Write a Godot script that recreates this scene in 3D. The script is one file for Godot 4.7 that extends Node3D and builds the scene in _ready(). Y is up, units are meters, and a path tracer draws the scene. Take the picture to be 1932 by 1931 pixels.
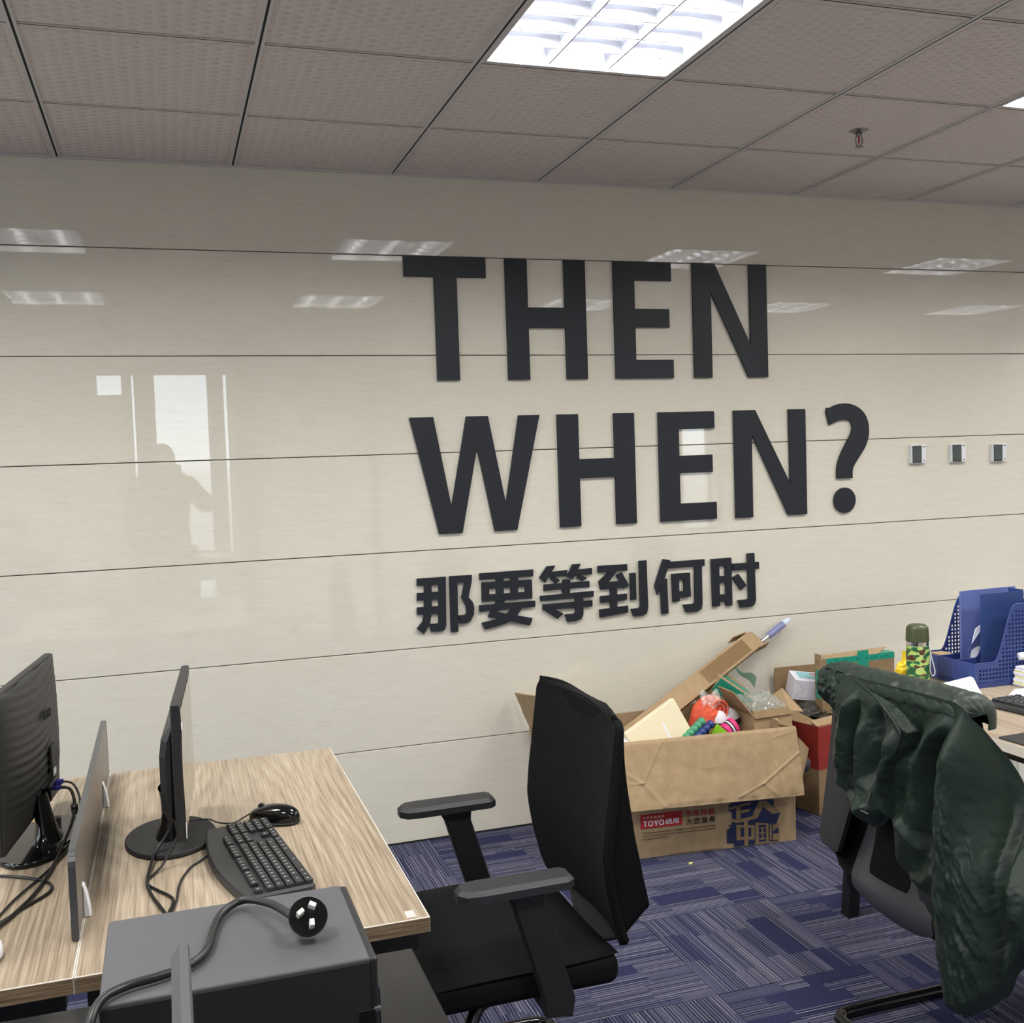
extends Node3D
# An office corner: a stone-tiled wall with letters, desks, chairs, cartons. Wall plane z = 0, floor y = 0.

var M := {}
var names := {}
var rng := RandomNumberGenerator.new()
var noise := FastNoiseLite.new()

# ---------------------------------------------------------------- mesh builder
class MB:
	var v := PackedVector3Array()
	var n := PackedVector3Array()
	var uv := PackedVector2Array()
	var ix := PackedInt32Array()
	var t := Transform3D()

	func tri(a: Vector3, b: Vector3, c: Vector3, ua := Vector2(), ub := Vector2(), uc := Vector2()):   # counter-clockwise seen from outside
		a = t * a
		b = t * b
		c = t * c
		var m := (b - a).cross(c - a)
		if m.length_squared() < 1e-20:
			return
		m = m.normalized()
		var k := v.size()
		v.append_array([a, b, c])
		n.append_array([m, m, m])
		uv.append_array([ua, ub, uc])
		ix.append_array([k, k + 2, k + 1])

	func quad(a: Vector3, b: Vector3, c: Vector3, d: Vector3, ua := Vector2(0, 1), ub := Vector2(1, 1), uc := Vector2(1, 0), ud := Vector2(0, 0)):
		tri(a, b, c, ua, ub, uc)
		tri(a, c, d, ua, uc, ud)

	func box(c: Vector3, s: Vector3):
		var h := s * 0.5
		for ax in 3:
			for sg in [-1.0, 1.0]:
				var o := Vector3()
				o[ax] = sg * h[ax]
				var p := Vector3()
				p[(ax + 1) % 3] = h[(ax + 1) % 3]
				var q := Vector3()
				q[(ax + 2) % 3] = h[(ax + 2) % 3] * sg
				quad(c + o - p - q, c + o + p - q, c + o + p + q, c + o - p + q)

	func smooth(pts: PackedVector3Array, faces: PackedInt32Array, uvs := PackedVector2Array()):    # shared vertices, averaged normals
		var base := v.size()
		var nn := PackedVector3Array()
		nn.resize(pts.size())
		var w := PackedVector3Array()
		w.resize(pts.size())
		for i in pts.size():
			w[i] = t * pts[i]
		for f in range(0, faces.size(), 3):
			var a := faces[f]
			var b := faces[f + 1]
			var c := faces[f + 2]
			var m := (w[b] - w[a]).cross(w[c] - w[a])
			nn[a] += m
			nn[b] += m
			nn[c] += m
			ix.append_array([base + a, base + c, base + b])
		for i in pts.size():
			v.append(w[i])
			n.append(nn[i].normalized() if nn[i].length_squared() > 1e-24 else Vector3.UP)
			uv.append(uvs[i] if i < uvs.size() else Vector2())

	func grid(nu: int, nv: int, f: Callable, wrap_u := false, flip := false, us := Vector2.ONE):
		var pts := PackedVector3Array()
		var uvs := PackedVector2Array()
		for j in nv + 1:
			for i in nu + (0 if wrap_u else 1):
				pts.append(f.call(float(i) / nu, float(j) / nv))
				uvs.append(Vector2(float(i) / nu, float(j) / nv) * us)
		var row := nu if wrap_u else nu + 1
		var fc := PackedInt32Array()
		for j in nv:
			for i in nu:
				var a := j * row + i
				var b := j * row + (i + 1) % row
				var c := a + row
				var d := b + row
				if flip:
					fc.append_array([a, c, d, a, d, b])
				else:
					fc.append_array([a, b, d, a, d, c])
		smooth(pts, fc, uvs)

	func rbox(c: Vector3, s: Vector3, r: float, seg := 1):       # box with rounded edges
		var h := s * 0.5
		r = minf(r, minf(h.x, minf(h.y, h.z)) * 0.999)
		var inner := h - Vector3(r, r, r)
		for ax in 3:
			for sg in [-1.0, 1.0]:
				var a1: int = (ax + 1) % 3
				var a2: int = (ax + 2) % 3
				var cu := PackedFloat32Array()
				var cv := PackedFloat32Array()
				for k in seg + 1:
					var a := r * (1.0 - tan(PI / 4 * (1.0 - float(k) / seg)))
					cu.append(-h[a1] + a)
					cv.append(-h[a2] + a)
				for k in range(seg, -1, -1):
					cu.append(-cu[k])
					cv.append(-cv[k])
				var k0 := v.size()
				for y in cv:
					for x in cu:
						var p := Vector3()
						p[ax] = sg * h[ax]
						p[a1] = x
						p[a2] = y
						var q := p.clamp(-inner, inner)
						var m := (p - q).normalized()
						v.append(t * (c + q + m * r))
						n.append((t.basis * m).normalized())
						uv.append(Vector2(x, y))
				var w := cu.size()
				for j in w - 1:
					for i in w - 1:
						var a := k0 + j * w + i
						if sg > 0:
							ix.append_array([a, a + w, a + w + 1, a, a + w + 1, a + 1])
						else:
							ix.append_array([a, a + w + 1, a + w, a, a + 1, a + w + 1])

	func lathe(prof: Array, seg := 24, c := Vector3.ZERO, sq := Vector2.ONE):     # prof: Vector2(radius, height) from bottom to top; a doubled point makes a crease
		var run := []
		for i in prof.size():
			run.append(prof[i])
			if i + 1 == prof.size() or prof[i].is_equal_approx(prof[i + 1]):
				if run.size() > 1:
					var rr: Array = run.duplicate()
					grid(seg, rr.size() - 1, func(u, w):
						var k := int(round(w * (rr.size() - 1)))
						var p: Vector2 = rr[k]
						var a: float = -u * TAU
						return c + Vector3(cos(a) * p.x * sq.x, p.y, sin(a) * p.x * sq.y), false, false)
				run = []

	func tube(path: Array, r: float, seg := 8, sub := 4, caps := true):
		var pts := PackedVector3Array()
		for i in path.size() - 1:
			var p0: Vector3 = path[maxi(i - 1, 0)]
			var p1: Vector3 = path[i]
			var p2: Vector3 = path[i + 1]
			var p3: Vector3 = path[mini(i + 2, path.size() - 1)]
			for k in sub:
				pts.append(p1.cubic_interpolate(p2, p0, p3, float(k) / sub) if sub > 1 else p1)
		pts.append(path[-1])
		var ring := PackedVector3Array()
		var up := Vector3.UP
		var last := Vector3.ZERO
		for i in pts.size():
			var d := (pts[mini(i + 1, pts.size() - 1)] - pts[maxi(i - 1, 0)]).normalized()
			if i == 0:
				up = Vector3.UP if absf(d.y) < 0.9 else Vector3.RIGHT
			up = (up - d * up.dot(d)).normalized()
			var side := d.cross(up)
			for k in seg:
				var a := TAU * k / seg
				ring.append(pts[i] + (up * cos(a) + side * sin(a)) * r)
			last = d
		var fc := PackedInt32Array()
		for i in pts.size() - 1:
			for k in seg:
				var a := i * seg + k
				var b := i * seg + (k + 1) % seg
				fc.append_array([a, b, b + seg, a, b + seg, a + seg])
		if caps:
			for k in range(1, seg - 1):
				fc.append_array([0, k + 1, k])
				var e := (pts.size() - 1) * seg
				fc.append_array([e, e + k, e + k + 1])
		smooth(ring, fc)

	func prism(poly: PackedVector2Array, z0: float, z1: float, bevel := 0.0):
		var area := 0.0
		for i in poly.size():
			area += poly[i].cross(poly[(i + 1) % poly.size()])
		if area < 0:
			poly = poly.duplicate()
			poly.reverse()
		var cap := poly
		if bevel > 0:
			cap = PackedVector2Array()
			for i in poly.size():
				var a := poly[(i + poly.size() - 1) % poly.size()]
				var b := poly[i]
				var d := poly[(i + 1) % poly.size()]
				var n1 := (b - a).normalized().orthogonal()
				var n2 := (d - b).normalized().orthogonal()
				var m := (n1 + n2)
				m = m / maxf(m.length_squared() * 0.5, 0.3)
				cap.append(b - m * bevel * (1.0 if (b - a).cross(Vector2(-n1.x, -n1.y)) > 0 else -1.0))
		var id := Geometry2D.triangulate_polygon(poly)
		for f in range(0, id.size(), 3):
			var a := id[f]
			var b := id[f + 1]
			var c := id[f + 2]
			if (poly[b] - poly[a]).cross(poly[c] - poly[a]) < 0:
				var sw := b
				b = c
				c = sw
			tri(Vector3(cap[a].x, cap[a].y, z1), Vector3(cap[b].x, cap[b].y, z1), Vector3(cap[c].x, cap[c].y, z1), cap[a], cap[b], cap[c])
			tri(Vector3(poly[a].x, poly[a].y, z0), Vector3(poly[c].x, poly[c].y, z0), Vector3(poly[b].x, poly[b].y, z0), poly[a], poly[c], poly[b])
		var zm := z1 - bevel
		for i in poly.size():
			var k := (i + 1) % poly.size()
			quad(Vector3(poly[i].x, poly[i].y, z0), Vector3(poly[k].x, poly[k].y, z0), Vector3(poly[k].x, poly[k].y, zm), Vector3(poly[i].x, poly[i].y, zm))
			if bevel > 0:
				quad(Vector3(poly[i].x, poly[i].y, zm), Vector3(poly[k].x, poly[k].y, zm), Vector3(cap[k].x, cap[k].y, z1), Vector3(cap[i].x, cap[i].y, z1))

	func slab(a: Vector3, b: Vector3, c: Vector3, d: Vector3, th: float):     # a flat board; a b c d counter-clockwise on its outer face
		var m := (b - a).cross(d - a).normalized() * th
		quad(a, b, c, d)
		quad(d - m, c - m, b - m, a - m)
		quad(a - m, b - m, b, a)
		quad(b - m, c - m, c, b)
		quad(c - m, d - m, d, c)
		quad(d - m, a - m, a, d)

	func sheet(nu: int, nv: int, th: float, f: Callable):      # a thin closed shell whose outer face is f(u, v)
		var p := PackedVector3Array()
		for j in nv + 1:
			for i in nu + 1:
				p.append(f.call(float(i) / nu, float(j) / nv))
		var w := nu + 1
		var nn := PackedVector3Array()
		nn.resize(p.size())
		var fc := PackedInt32Array()
		for j in nv:
			for i in nu:
				var a := j * w + i
				fc.append_array([a, a + 1, a + w + 1, a, a + w + 1, a + w])
		for k in range(0, fc.size(), 3):
			var m := (p[fc[k + 1]] - p[fc[k]]).cross(p[fc[k + 2]] - p[fc[k]])
			for q in 3:
				nn[fc[k + q]] += m
		var back := PackedVector3Array()
		for i in p.size():
			back.append(p[i] - nn[i].normalized() * th)
		var uvs := PackedVector2Array()
		for j in nv + 1:
			for i in nu + 1:
				uvs.append(Vector2(float(i) / nu, 1.0 - float(j) / nv))
		smooth(p, fc, uvs)
		var rev := PackedInt32Array()
		for k in range(0, fc.size(), 3):
			rev.append_array([fc[k], fc[k + 2], fc[k + 1]])
		smooth(back, rev, uvs)
		for i in nu:
			quad(back[i], back[i + 1], p[i + 1], p[i])
			var e := nv * w + i
			quad(p[e], p[e + 1], back[e + 1], back[e])
		for j in nv:
			var a := j * w
			quad(p[a], p[a + w], back[a + w], back[a])
			var b := j * w + nu
			quad(back[b], back[b + w], p[b + w], p[b])

	func mesh() -> ArrayMesh:
		var a := []
		a.resize(Mesh.ARRAY_MAX)
		a[Mesh.ARRAY_VERTEX] = v
		a[Mesh.ARRAY_NORMAL] = n
		a[Mesh.ARRAY_TEX_UV] = uv
		a[Mesh.ARRAY_INDEX] = ix
		var m := ArrayMesh.new()
		m.add_surface_from_arrays(Mesh.PRIMITIVE_TRIANGLES, a)
		return m


# ---------------------------------------------------------------- nodes
func numbered(called: String) -> String:
	names[called] = names.get(called, -1) + 1
	return called if names[called] == 0 else "%s_%03d" % [called, names[called]]

func tag(o: Node3D, label: String, category: String, group := "") -> Node3D:
	o.set_meta("label", label)
	o.set_meta("category", category)
	if group:
		o.set_meta("group", group)
	return o

func thing(called: String, label: String, category: String, at := Vector3.ZERO, turn := 0.0, group := "") -> Node3D:
	var o := Node3D.new()
	o.name = numbered(called)
	add_child(o, true)
	o.position = at
	o.rotation.y = turn
	return tag(o, label, category, group)

func part(called: String, mb, material: Material, parent: Node, at := Vector3.ZERO, label := "") -> MeshInstance3D:
	var o := MeshInstance3D.new()
	o.name = called
	o.mesh = mb if mb is Mesh else mb.mesh()
	o.material_override = material
	parent.add_child(o, true)
	o.position = at
	if label:
		o.set_meta("label", label)
	return o

func solo(called: String, mb, material: Material, label: String, category: String, at := Vector3.ZERO, turn := 0.0, group := "") -> MeshInstance3D:
	var o := part(numbered(called), mb, material, self, at)
	o.rotation.y = turn
	tag(o, label, category, group)
	return o

func struct(called: String, mb, material: Material, at := Vector3.ZERO) -> MeshInstance3D:
	var o := part(called, mb, material, self, at)
	o.set_meta("kind", "structure")
	return o

func dup(src: Node3D, label: String, at: Vector3, turn: float, group := "") -> Node3D:
	var c: Node3D = src.duplicate()
	c.name = numbered(String(src.name).rstrip("_0123456789"))
	add_child(c, true)
	c.position = at
	c.rotation.y = turn
	tag(c, label, src.get_meta("category"), group)
	return c

func boxm(s: Vector3, r := 0.0, seg := 1) -> MB:
	var b := MB.new()
	if r > 0:
		b.rbox(Vector3.ZERO, s, r, seg)
	else:
		b.box(Vector3.ZERO, s)
	return b

func tubem(path: Array, r: float, seg := 8, sub := 4) -> MB:
	var b := MB.new()
	b.tube(path, r, seg, sub)
	return b

func lathem(prof: Array, seg := 24, sq := Vector2.ONE) -> MB:
	var b := MB.new()
	b.lathe(prof, seg, Vector3.ZERO, sq)
	return b

func V(x: float, y: float, z: float) -> Vector3:
	return Vector3(x, y, z)

# ---------------------------------------------------------------- materials
func rgb(r: int, g: int, b: int) -> Color:
	return Color(r / 255.0, g / 255.0, b / 255.0)

func mat(called: String, c: Color, rough := 0.6, metal := 0.0, spec := 0.5) -> StandardMaterial3D:
	var m := StandardMaterial3D.new()
	m.resource_name = called
	m.albedo_color = c
	m.roughness = rough
	m.metallic = metal
	m.metallic_specular = spec
	M[called] = m
	return m

func tri_map(m: StandardMaterial3D, im: Image, scale: Vector3, offset := Vector3.ZERO, world := false):
	m.albedo_texture = ImageTexture.create_from_image(im)
	m.uv1_triplanar = true
	m.uv1_world_triplanar = world
	m.uv1_triplanar_sharpness = 8.0
	m.uv1_scale = scale
	m.uv1_offset = offset

func bump(m: StandardMaterial3D, im: Image, cm: float):
	m.heightmap_enabled = true
	m.heightmap_texture = ImageTexture.create_from_image(im)
	m.heightmap_scale = cm

func fnl(s: int, freq: float, oct := 1) -> FastNoiseLite:
	var f := FastNoiseLite.new()
	f.seed = s
	f.noise_type = FastNoiseLite.TYPE_SIMPLEX_SMOOTH
	f.frequency = freq
	f.fractal_type = FastNoiseLite.FRACTAL_FBM if oct > 1 else FastNoiseLite.FRACTAL_NONE
	f.fractal_octaves = oct
	return f

func image_of(w: int, h: int, f: Callable) -> Image:
	var im := Image.create(w, h, false, Image.FORMAT_RGB8)
	for y in h:
		for x in w:
			im.set_pixel(x, y, f.call(x, y))
	return im

func wood_image(w: int, h: int, base: Color, lo: Color, hi: Color, s: int) -> Image:     # grain runs down the picture
	var f1 := fnl(s, 1.0)
	var f2 := fnl(s + 1, 1.0)
	return image_of(w, h, func(x, y):
		var u: float = float(x) / w
		var t: float = float(y) / h
		var bend: float = f1.get_noise_2d(u * 1.7, t * 1.0)
		var q: float = u * 17.0 + bend * 3.4 + f2.get_noise_2d(u * 8.0, t * 2.0) * 0.3
		var ring: float = absf(fposmod(q, 1.0) - 0.5) * 2.0
		var fine: float = f2.get_noise_2d(u * 190.0, t * 5.0)
		var vein: float = f1.get_noise_2d(u * 90.0 + 20.0, t * 3.0)
		var pore: float = f1.get_noise_2d(u * 260.0 + 50.0, t * 9.0)
		var broad: float = f2.get_noise_2d(u * 4.0 + 9.0, t * 0.6)
		var k: float = (ring - 0.5) * 0.40 + fine * 0.38 + vein * 0.34 + broad * 0.35
		var c := base.lerp(hi, clampf(k * 1.25, 0, 1)).lerp(lo, clampf(-k * 1.35, 0, 1))
		return c.lerp(lo, clampf(pore - 0.25, 0, 1) * 0.9))

func carpet_image(s: int) -> Image:
	var r := RandomNumberGenerator.new()
	r.seed = s
	var navy := rgb(52, 54, 84)
	var im := Image.create(512, 512, false, Image.FORMAT_RGB8)
	var lines := 46
	var px := 512.0 / lines
	var j := 0
	while j < lines:
		var band := r.randi_range(2, 7)
		var cuts := [0, r.randi_range(90, 230), r.randi_range(280, 430), 512]
		var plain := r.randi_range(0, 7)
		for seg in 3:
			var gray := r.randf_range(0.15, 1.0)
			for q in mini(band, lines - j):
				var strong := r.randf_range(0.25, 1.0)
				var on := r.randf() < 0.9
				var x0: int = cuts[seg]
				var x1: int = cuts[seg + 1]
				if seg < 2 and q % 2:
					x1 += 10
				var y0 := int((j + q) * px)
				var y1 := int((j + q + 1) * px)
				im.fill_rect(Rect2i(x0, y0, x1 - x0, y1 - y0), navy if plain == seg else navy.lerp(rgb(88, 88, 106), gray))
				if plain != seg:
					if on:
						im.fill_rect(Rect2i(x0, y0 + 4, x1 - x0, 3), navy.lerp(rgb(150, 149, 160), strong))
					if r.randf() < 0.5:
						im.fill_rect(Rect2i(x0, y0, x1 - x0, 3), rgb(26, 27, 50))
		j += band
	for y in 512:
		for x in 512:
			var g := r.randf_range(0.80, 1.16)
			if (x / 4 + y / 5) % 2 == 0:
				g *= 0.90
			im.set_pixel(x, y, im.get_pixel(x, y) * g)
	return im

func make_materials():
	var f := fnl(3, 1.0, 3)
	var g := fnl(9, 1.0)
	# polished beige stone with fine lengthwise veins
	var m := mat("stone", Color.WHITE, 0.01, 0.0, 0.68)
	tri_map(m, image_of(1024, 512, func(x, y):
		var k: float = f.get_noise_2d(x * 0.012, y * 0.10) * 0.5 + g.get_noise_2d(x * 0.05 + 400, y * 0.55) * 0.35
		var d: float = clampf((g.get_noise_2d(x * 0.02 + 90, y * 0.35) - 0.62) * 3.0, 0, 1)
		return rgb(224, 220, 207).lerp(rgb(212, 206, 192), clampf(0.5 + k * 0.45, 0, 1)).lerp(rgb(196, 190, 178), d * 0.45)), V(0.42, 0.85, 0.42), V(0.3, 0.1, 0), true)
	mat("joint", rgb(70, 66, 60), 0.9)
	mat("plaster", rgb(205, 203, 198), 0.8)
	# ceiling board: staggered embossed lenses
	m = mat("ceiling_board", rgb(220, 211, 204), 0.75, 0.0, 0.3)
	var em := image_of(256, 256, func(x, y):
		var col := int(x / 16.0)
		var yy: float = y + (8.0 if col % 2 else 0.0)
		var dx: float = fposmod(x, 16.0) / 16.0 - 0.5
		var dy: float = fposmod(yy, 16.0) / 16.0 - 0.5
		var h: float = clampf(1.0 - sqrt(dx * dx * 5.0 + dy * dy * 9.0), 0, 1)
		return Color(h, h, h))
	bump(m, em, 0.7)
	m.uv1_triplanar = true
	m.uv1_scale = V(1.8, 1.8, 1.8)
	m.uv1_offset = V(0.5, 0.5, 0.5)
	mat("ceiling_plain", rgb(222, 217, 210), 0.75, 0.0, 0.3)
	mat("grid_metal", rgb(205, 203, 200), 0.5, 0.0)
	mat("groove", rgb(14, 14, 16), 0.8)
	mat("fixture_white", rgb(238, 239, 242), 0.45)
	mat("louver", rgb(172, 174, 182), 0.4, 0.0)
	m = mat("tube_glow", rgb(250, 250, 255), 0.4)
	m.emission_enabled = true
	m.emission = Color(0.96, 0.97, 1.0)
	m.emission_energy_multiplier = 7.0
	mat("letter", rgb(31, 35, 42), 0.5, 0.0, 0.4)
	# oak-look laminate
	m = mat("wood", Color.WHITE, 0.42, 0.0, 0.45)
	var wi := wood_image(700, 900, rgb(153, 138, 119), rgb(114, 100, 83), rgb(176, 163, 145), 21)
	tri_map(m, wi, V(1.0 / 0.6, 1.0, 1.0 / 1.2), V(0.5, 0.5, 0.5))
	m = mat("wood_edge", rgb(205, 200, 195), 0.5, 0.0, 0.4)
	tri_map(m, image_of(512, 256, func(x, y):
		var k: float = g.get_noise_2d(x * 0.01, y * 0.16) * 0.6 + f.get_noise_2d(x * 0.03, y * 0.5) * 0.5
		return rgb(158, 140, 116).lerp(rgb(112, 96, 76), clampf(0.5 + k, 0, 1))), V(1.3, 4.0, 1.3))
	mat("edge_light", rgb(225, 218, 205), 0.5)
	mat("black_plastic", rgb(30, 31, 33), 0.45)
	mat("matt_black", rgb(24, 24, 25), 0.65)
	mat("gloss_black", rgb(14, 14, 15), 0.08)
	mat("black_metal", rgb(16, 16, 17), 0.4)
	mat("ridged_black", rgb(38, 38, 37), 0.5)
	mat("screen", rgb(20, 21, 23), 0.12)
	mat("key", rgb(36, 37, 39), 0.5)
	mat("key_print", rgb(190, 190, 190), 0.6)
	mat("keyboard_body", rgb(40, 41, 43), 0.45)
	mat("cable", rgb(18, 18, 19), 0.4)
	mat("plug_blue", rgb(38, 38, 120), 0.45)
	mat("divider", rgb(116, 108, 99), 0.35, 0.15)
	mat("divider_edge", rgb(62, 63, 66), 0.3)
	mat("white_plastic", rgb(225, 226, 232), 0.4)
	mat("case_metal", rgb(78, 78, 82), 0.55, 0.0, 0.4)
	mat("case_front", rgb(34, 34, 36), 0.4)
	mat("chrome", rgb(210, 208, 204), 0.2, 1.0)
	m = mat("film_beige", Color(0.72, 0.68, 0.60, 0.6), 0.2)
	m.transparency = BaseMaterial3D.TRANSPARENCY_ALPHA
	mat("pin_metal", rgb(232, 230, 226), 0.4, 0.35)
	mat("sticker_pink", rgb(206, 178, 176), 0.6)
	mat("table_black", rgb(26, 26, 27), 0.22)
	# chair
	m = mat("chair_mesh", rgb(13, 13, 15), 0.8, 0.0, 0.3)
	bump(m, image_of(64, 64, func(x, y):
		var h: float = 0.5 + 0.5 * sin(y * TAU / 8.0) * (0.8 + 0.2 * sin(x * TAU / 16.0))
		return Color(h, h, h)), 0.16)
	m.uv1_triplanar = true
	m.uv1_scale = V(18, 18, 18)
	mat("chair_fabric", rgb(11, 11, 13), 0.9, 0.0, 0.3)
	mat("chair_plastic", rgb(34, 35, 38), 0.5)
	mat("chair_arm_post", rgb(18, 18, 19), 0.6)
	mat("chair_shell", rgb(66, 65, 70), 0.5)
	m = mat("chair_leather", rgb(26, 26, 32), 0.48)
	bump(m, image_of(128, 128, func(x, y):
		var h: float = 0.5 + 0.5 * f.get_noise_2d(x * 0.2, y * 0.2)
		return Color(h, h, h)), 0.05)
	m.uv1_triplanar = true
	m.uv1_scale = V(12, 12, 12)
	mat("tube_steel", rgb(12, 12, 13), 0.18)
	m = mat("nylon", rgb(26, 38, 31), 0.46, 0.0, 0.4)
	m.rim_enabled = true
	m.rim = 0.06
	mat("nylon_inside", rgb(24, 32, 29), 0.5)
	# paper and board
	var ci := image_of(512, 512, func(x, y):
		var k: float = f.get_noise_2d(x * 0.02, y * 0.02) * 0.5 + g.get_noise_2d(x * 0.9, y * 0.05) * 0.22
		return Color(0.75, 0.66, 0.54).lerp(Color(0.67, 0.58, 0.46), clampf(0.5 + k, 0, 1)))
	m = mat("cardboard", rgb(232, 228, 222), 0.85, 0.0, 0.25)
	tri_map(m, ci, V(1.6, 1.6, 1.6))
	m = mat("cardboard_dull", rgb(196, 190, 180), 0.85, 0.0, 0.25)
	tri_map(m, ci, V(2.1, 2.1, 2.1))
	mat("board_cut", rgb(190, 165, 128), 0.9)
	mat("board_red", rgb(140, 36, 30), 0.7)
	mat("tape_green", rgb(30, 142, 118), 0.3)
	mat("tape_mark", rgb(14, 70, 64), 0.4)
	m = mat("tape_clear", Color(0.62, 0.50, 0.34, 0.35), 0.14)
	m.transparency = BaseMaterial3D.TRANSPARENCY_ALPHA
	m = mat("film_clear", Color(0.85, 0.87, 0.85, 0.16), 0.12)
	m.transparency = BaseMaterial3D.TRANSPARENCY_ALPHA
	m = mat("film_smoke", Color(0.30, 0.28, 0.26, 0.55), 0.15)
	m.transparency = BaseMaterial3D.TRANSPARENCY_ALPHA
	m = mat("film_green", Color(0.30, 0.62, 0.52, 0.5), 0.2)
	m.transparency = BaseMaterial3D.TRANSPARENCY_ALPHA
	mat("cream", rgb(240, 228, 196), 0.35)
	mat("orange_cloth", rgb(226, 92, 62), 0.7)
	mat("orange_dark", rgb(150, 46, 34), 0.8)
	mat("bag_pink", rgb(206, 120, 100), 0.3)
	mat("bubble_green", rgb(72, 150, 112), 0.35)
	mat("bubble_blue", rgb(44, 60, 122), 0.2)
	mat("lime", rgb(150, 212, 50), 0.5)
	mat("magenta", rgb(212, 44, 120), 0.55)
	mat("timber", rgb(150, 122, 80), 0.7)
	mat("white_paper", rgb(238, 238, 246), 0.8)
	mat("carton_white", rgb(226, 224, 236), 0.5)
	mat("carton_teal", rgb(140, 190, 200), 0.5)
	mat("carton_red", rgb(196, 84, 78), 0.5)
	mat("print_red", rgb(166, 32, 34), 0.75)
	mat("print_navy", rgb(28, 36, 74), 0.8)
	mat("print_black", rgb(44, 36, 30), 0.85)
	mat("print_pale", rgb(214, 190, 160), 0.8)
	mat("handle_blue", rgb(88, 98, 170), 0.35)
	mat("handle_tip", rgb(205, 212, 235), 0.4)
	mat("silver", rgb(190, 190, 192), 0.25, 0.9)
	mat("folder_blue", rgb(44, 66, 122), 0.45)
	mat("folder_pale", rgb(104, 118, 178), 0.35)
	mat("holder_blue", rgb(48, 66, 128), 0.42)
	mat("yellow", rgb(240, 206, 40), 0.5)
	mat("paper_pale_yellow", rgb(236, 228, 140), 0.7)
	mat("cap_green", rgb(64, 70, 44), 0.4)
	mat("base_green", rgb(146, 156, 84), 0.5)
	m = mat("camouflage", Color.WHITE, 0.35)
	var a1 := fnl(41, 1.0)
	var a2 := fnl(47, 1.0)
	m.albedo_texture = ImageTexture.create_from_image(image_of(384, 192, func(x, y):
		var p := Vector2(x * 0.014, y * 0.026)
		var n1: float = a1.get_noise_2d(p.x, p.y)
		var n2: float = a2.get_noise_2d(p.x + 30.0, p.y)
		var c := rgb(168, 190, 106)
		if n2 > 0.30:
			c = rgb(78, 42, 30)
		elif n2 > 0.24:
			c = rgb(30, 34, 24)
		if n1 > 0.22:
			c = rgb(30, 86, 52) if n1 > 0.40 or a2.get_noise_2d(p.x * 0.4, p.y * 0.4) > 0 else rgb(70, 140, 58)
		elif n1 > 0.16:
			c = rgb(24, 44, 26)
		elif n1 > 0.10:
			c = rgb(176, 198, 116)
		return c))
	mat("cabinet_white", rgb(214, 212, 204), 0.45)
	mat("lcd", rgb(74, 82, 80), 0.25)
	mat("sprinkler_metal", rgb(140, 138, 134), 0.35, 0.8)
	mat("bulb_red", rgb(170, 30, 30), 0.2)
	mat("frame_grey", rgb(104, 104, 106), 0.5)
	mat("panel_white", rgb(226, 226, 222), 0.6)
	mat("logo_grey", rgb(150, 150, 150), 0.6)
	m = mat("pane", Color(0.9, 0.95, 0.97, 0.08), 0.02)
	m.transparency = BaseMaterial3D.TRANSPARENCY_ALPHA
	mat("skin", rgb(196, 150, 122), 0.55)
	mat("hair", rgb(24, 20, 18), 0.7)
	mat("clothes_dark", rgb(52, 50, 54), 0.85)
	mat("trousers", rgb(40, 42, 52), 0.85)
	mat("shoe", rgb(28, 26, 26), 0.5)
	mat("phone", rgb(30, 30, 34), 0.2)
	mat("painted_wall", rgb(226, 223, 216), 0.7)

func _ready():
	rng.seed = 11
	noise = fnl(5, 1.0, 2)
	camera_sky_exposure()
	make_materials()
	room_shell()
	ceiling()
	carpet()
	lights()
	wall_letters()
	work_tables()
	left_desk_things()
	chairs()
	jacket()
	cartons()
	right_desk_things()
	wall_things()
	near_table()
	people()

# ---------------------------------------------------------------- camera, sky, exposure
func camera_sky_exposure():
	var cam := Camera3D.new()
	cam.name = "camera"
	add_child(cam)
	cam.transform = Transform3D(Basis(Vector3.UP, -0.3158) * Basis(Vector3.RIGHT, -0.0517) * Basis(Vector3.BACK, -0.0341), V(0, 1.532, 4.105))
	cam.fov = rad_to_deg(2.0 * atan(965.5 / 1994.0))
	cam.near = 0.005
	cam.current = true
	var sky := ProceduralSkyMaterial.new()      # flat overcast daylight beyond the windows
	sky.sky_top_color = Color(0.80, 0.87, 0.95)
	sky.sky_horizon_color = Color(0.88, 0.92, 0.95)
	sky.ground_horizon_color = Color(0.62, 0.64, 0.65)
	sky.ground_bottom_color = Color(0.45, 0.46, 0.46)
	sky.sky_energy_multiplier = 2.35
	sky.ground_energy_multiplier = 2.8
	var e := Environment.new()
	e.background_mode = Environment.BG_SKY
	e.sky = Sky.new()
	e.sky.sky_material = sky
	e.tonemap_mode = Environment.TONE_MAPPER_LINEAR
	e.tonemap_exposure = 1.0
	e.sdfgi_enabled = true
	e.ssao_enabled = true
	e.ssil_enabled = true
	var w := WorldEnvironment.new()
	w.name = "environment"
	w.environment = e
	add_child(w)

const X0 := -4.2525
const X1 := 7.47
const Z1 := 5.1
const TUBE_ENERGY := 1.1

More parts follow.
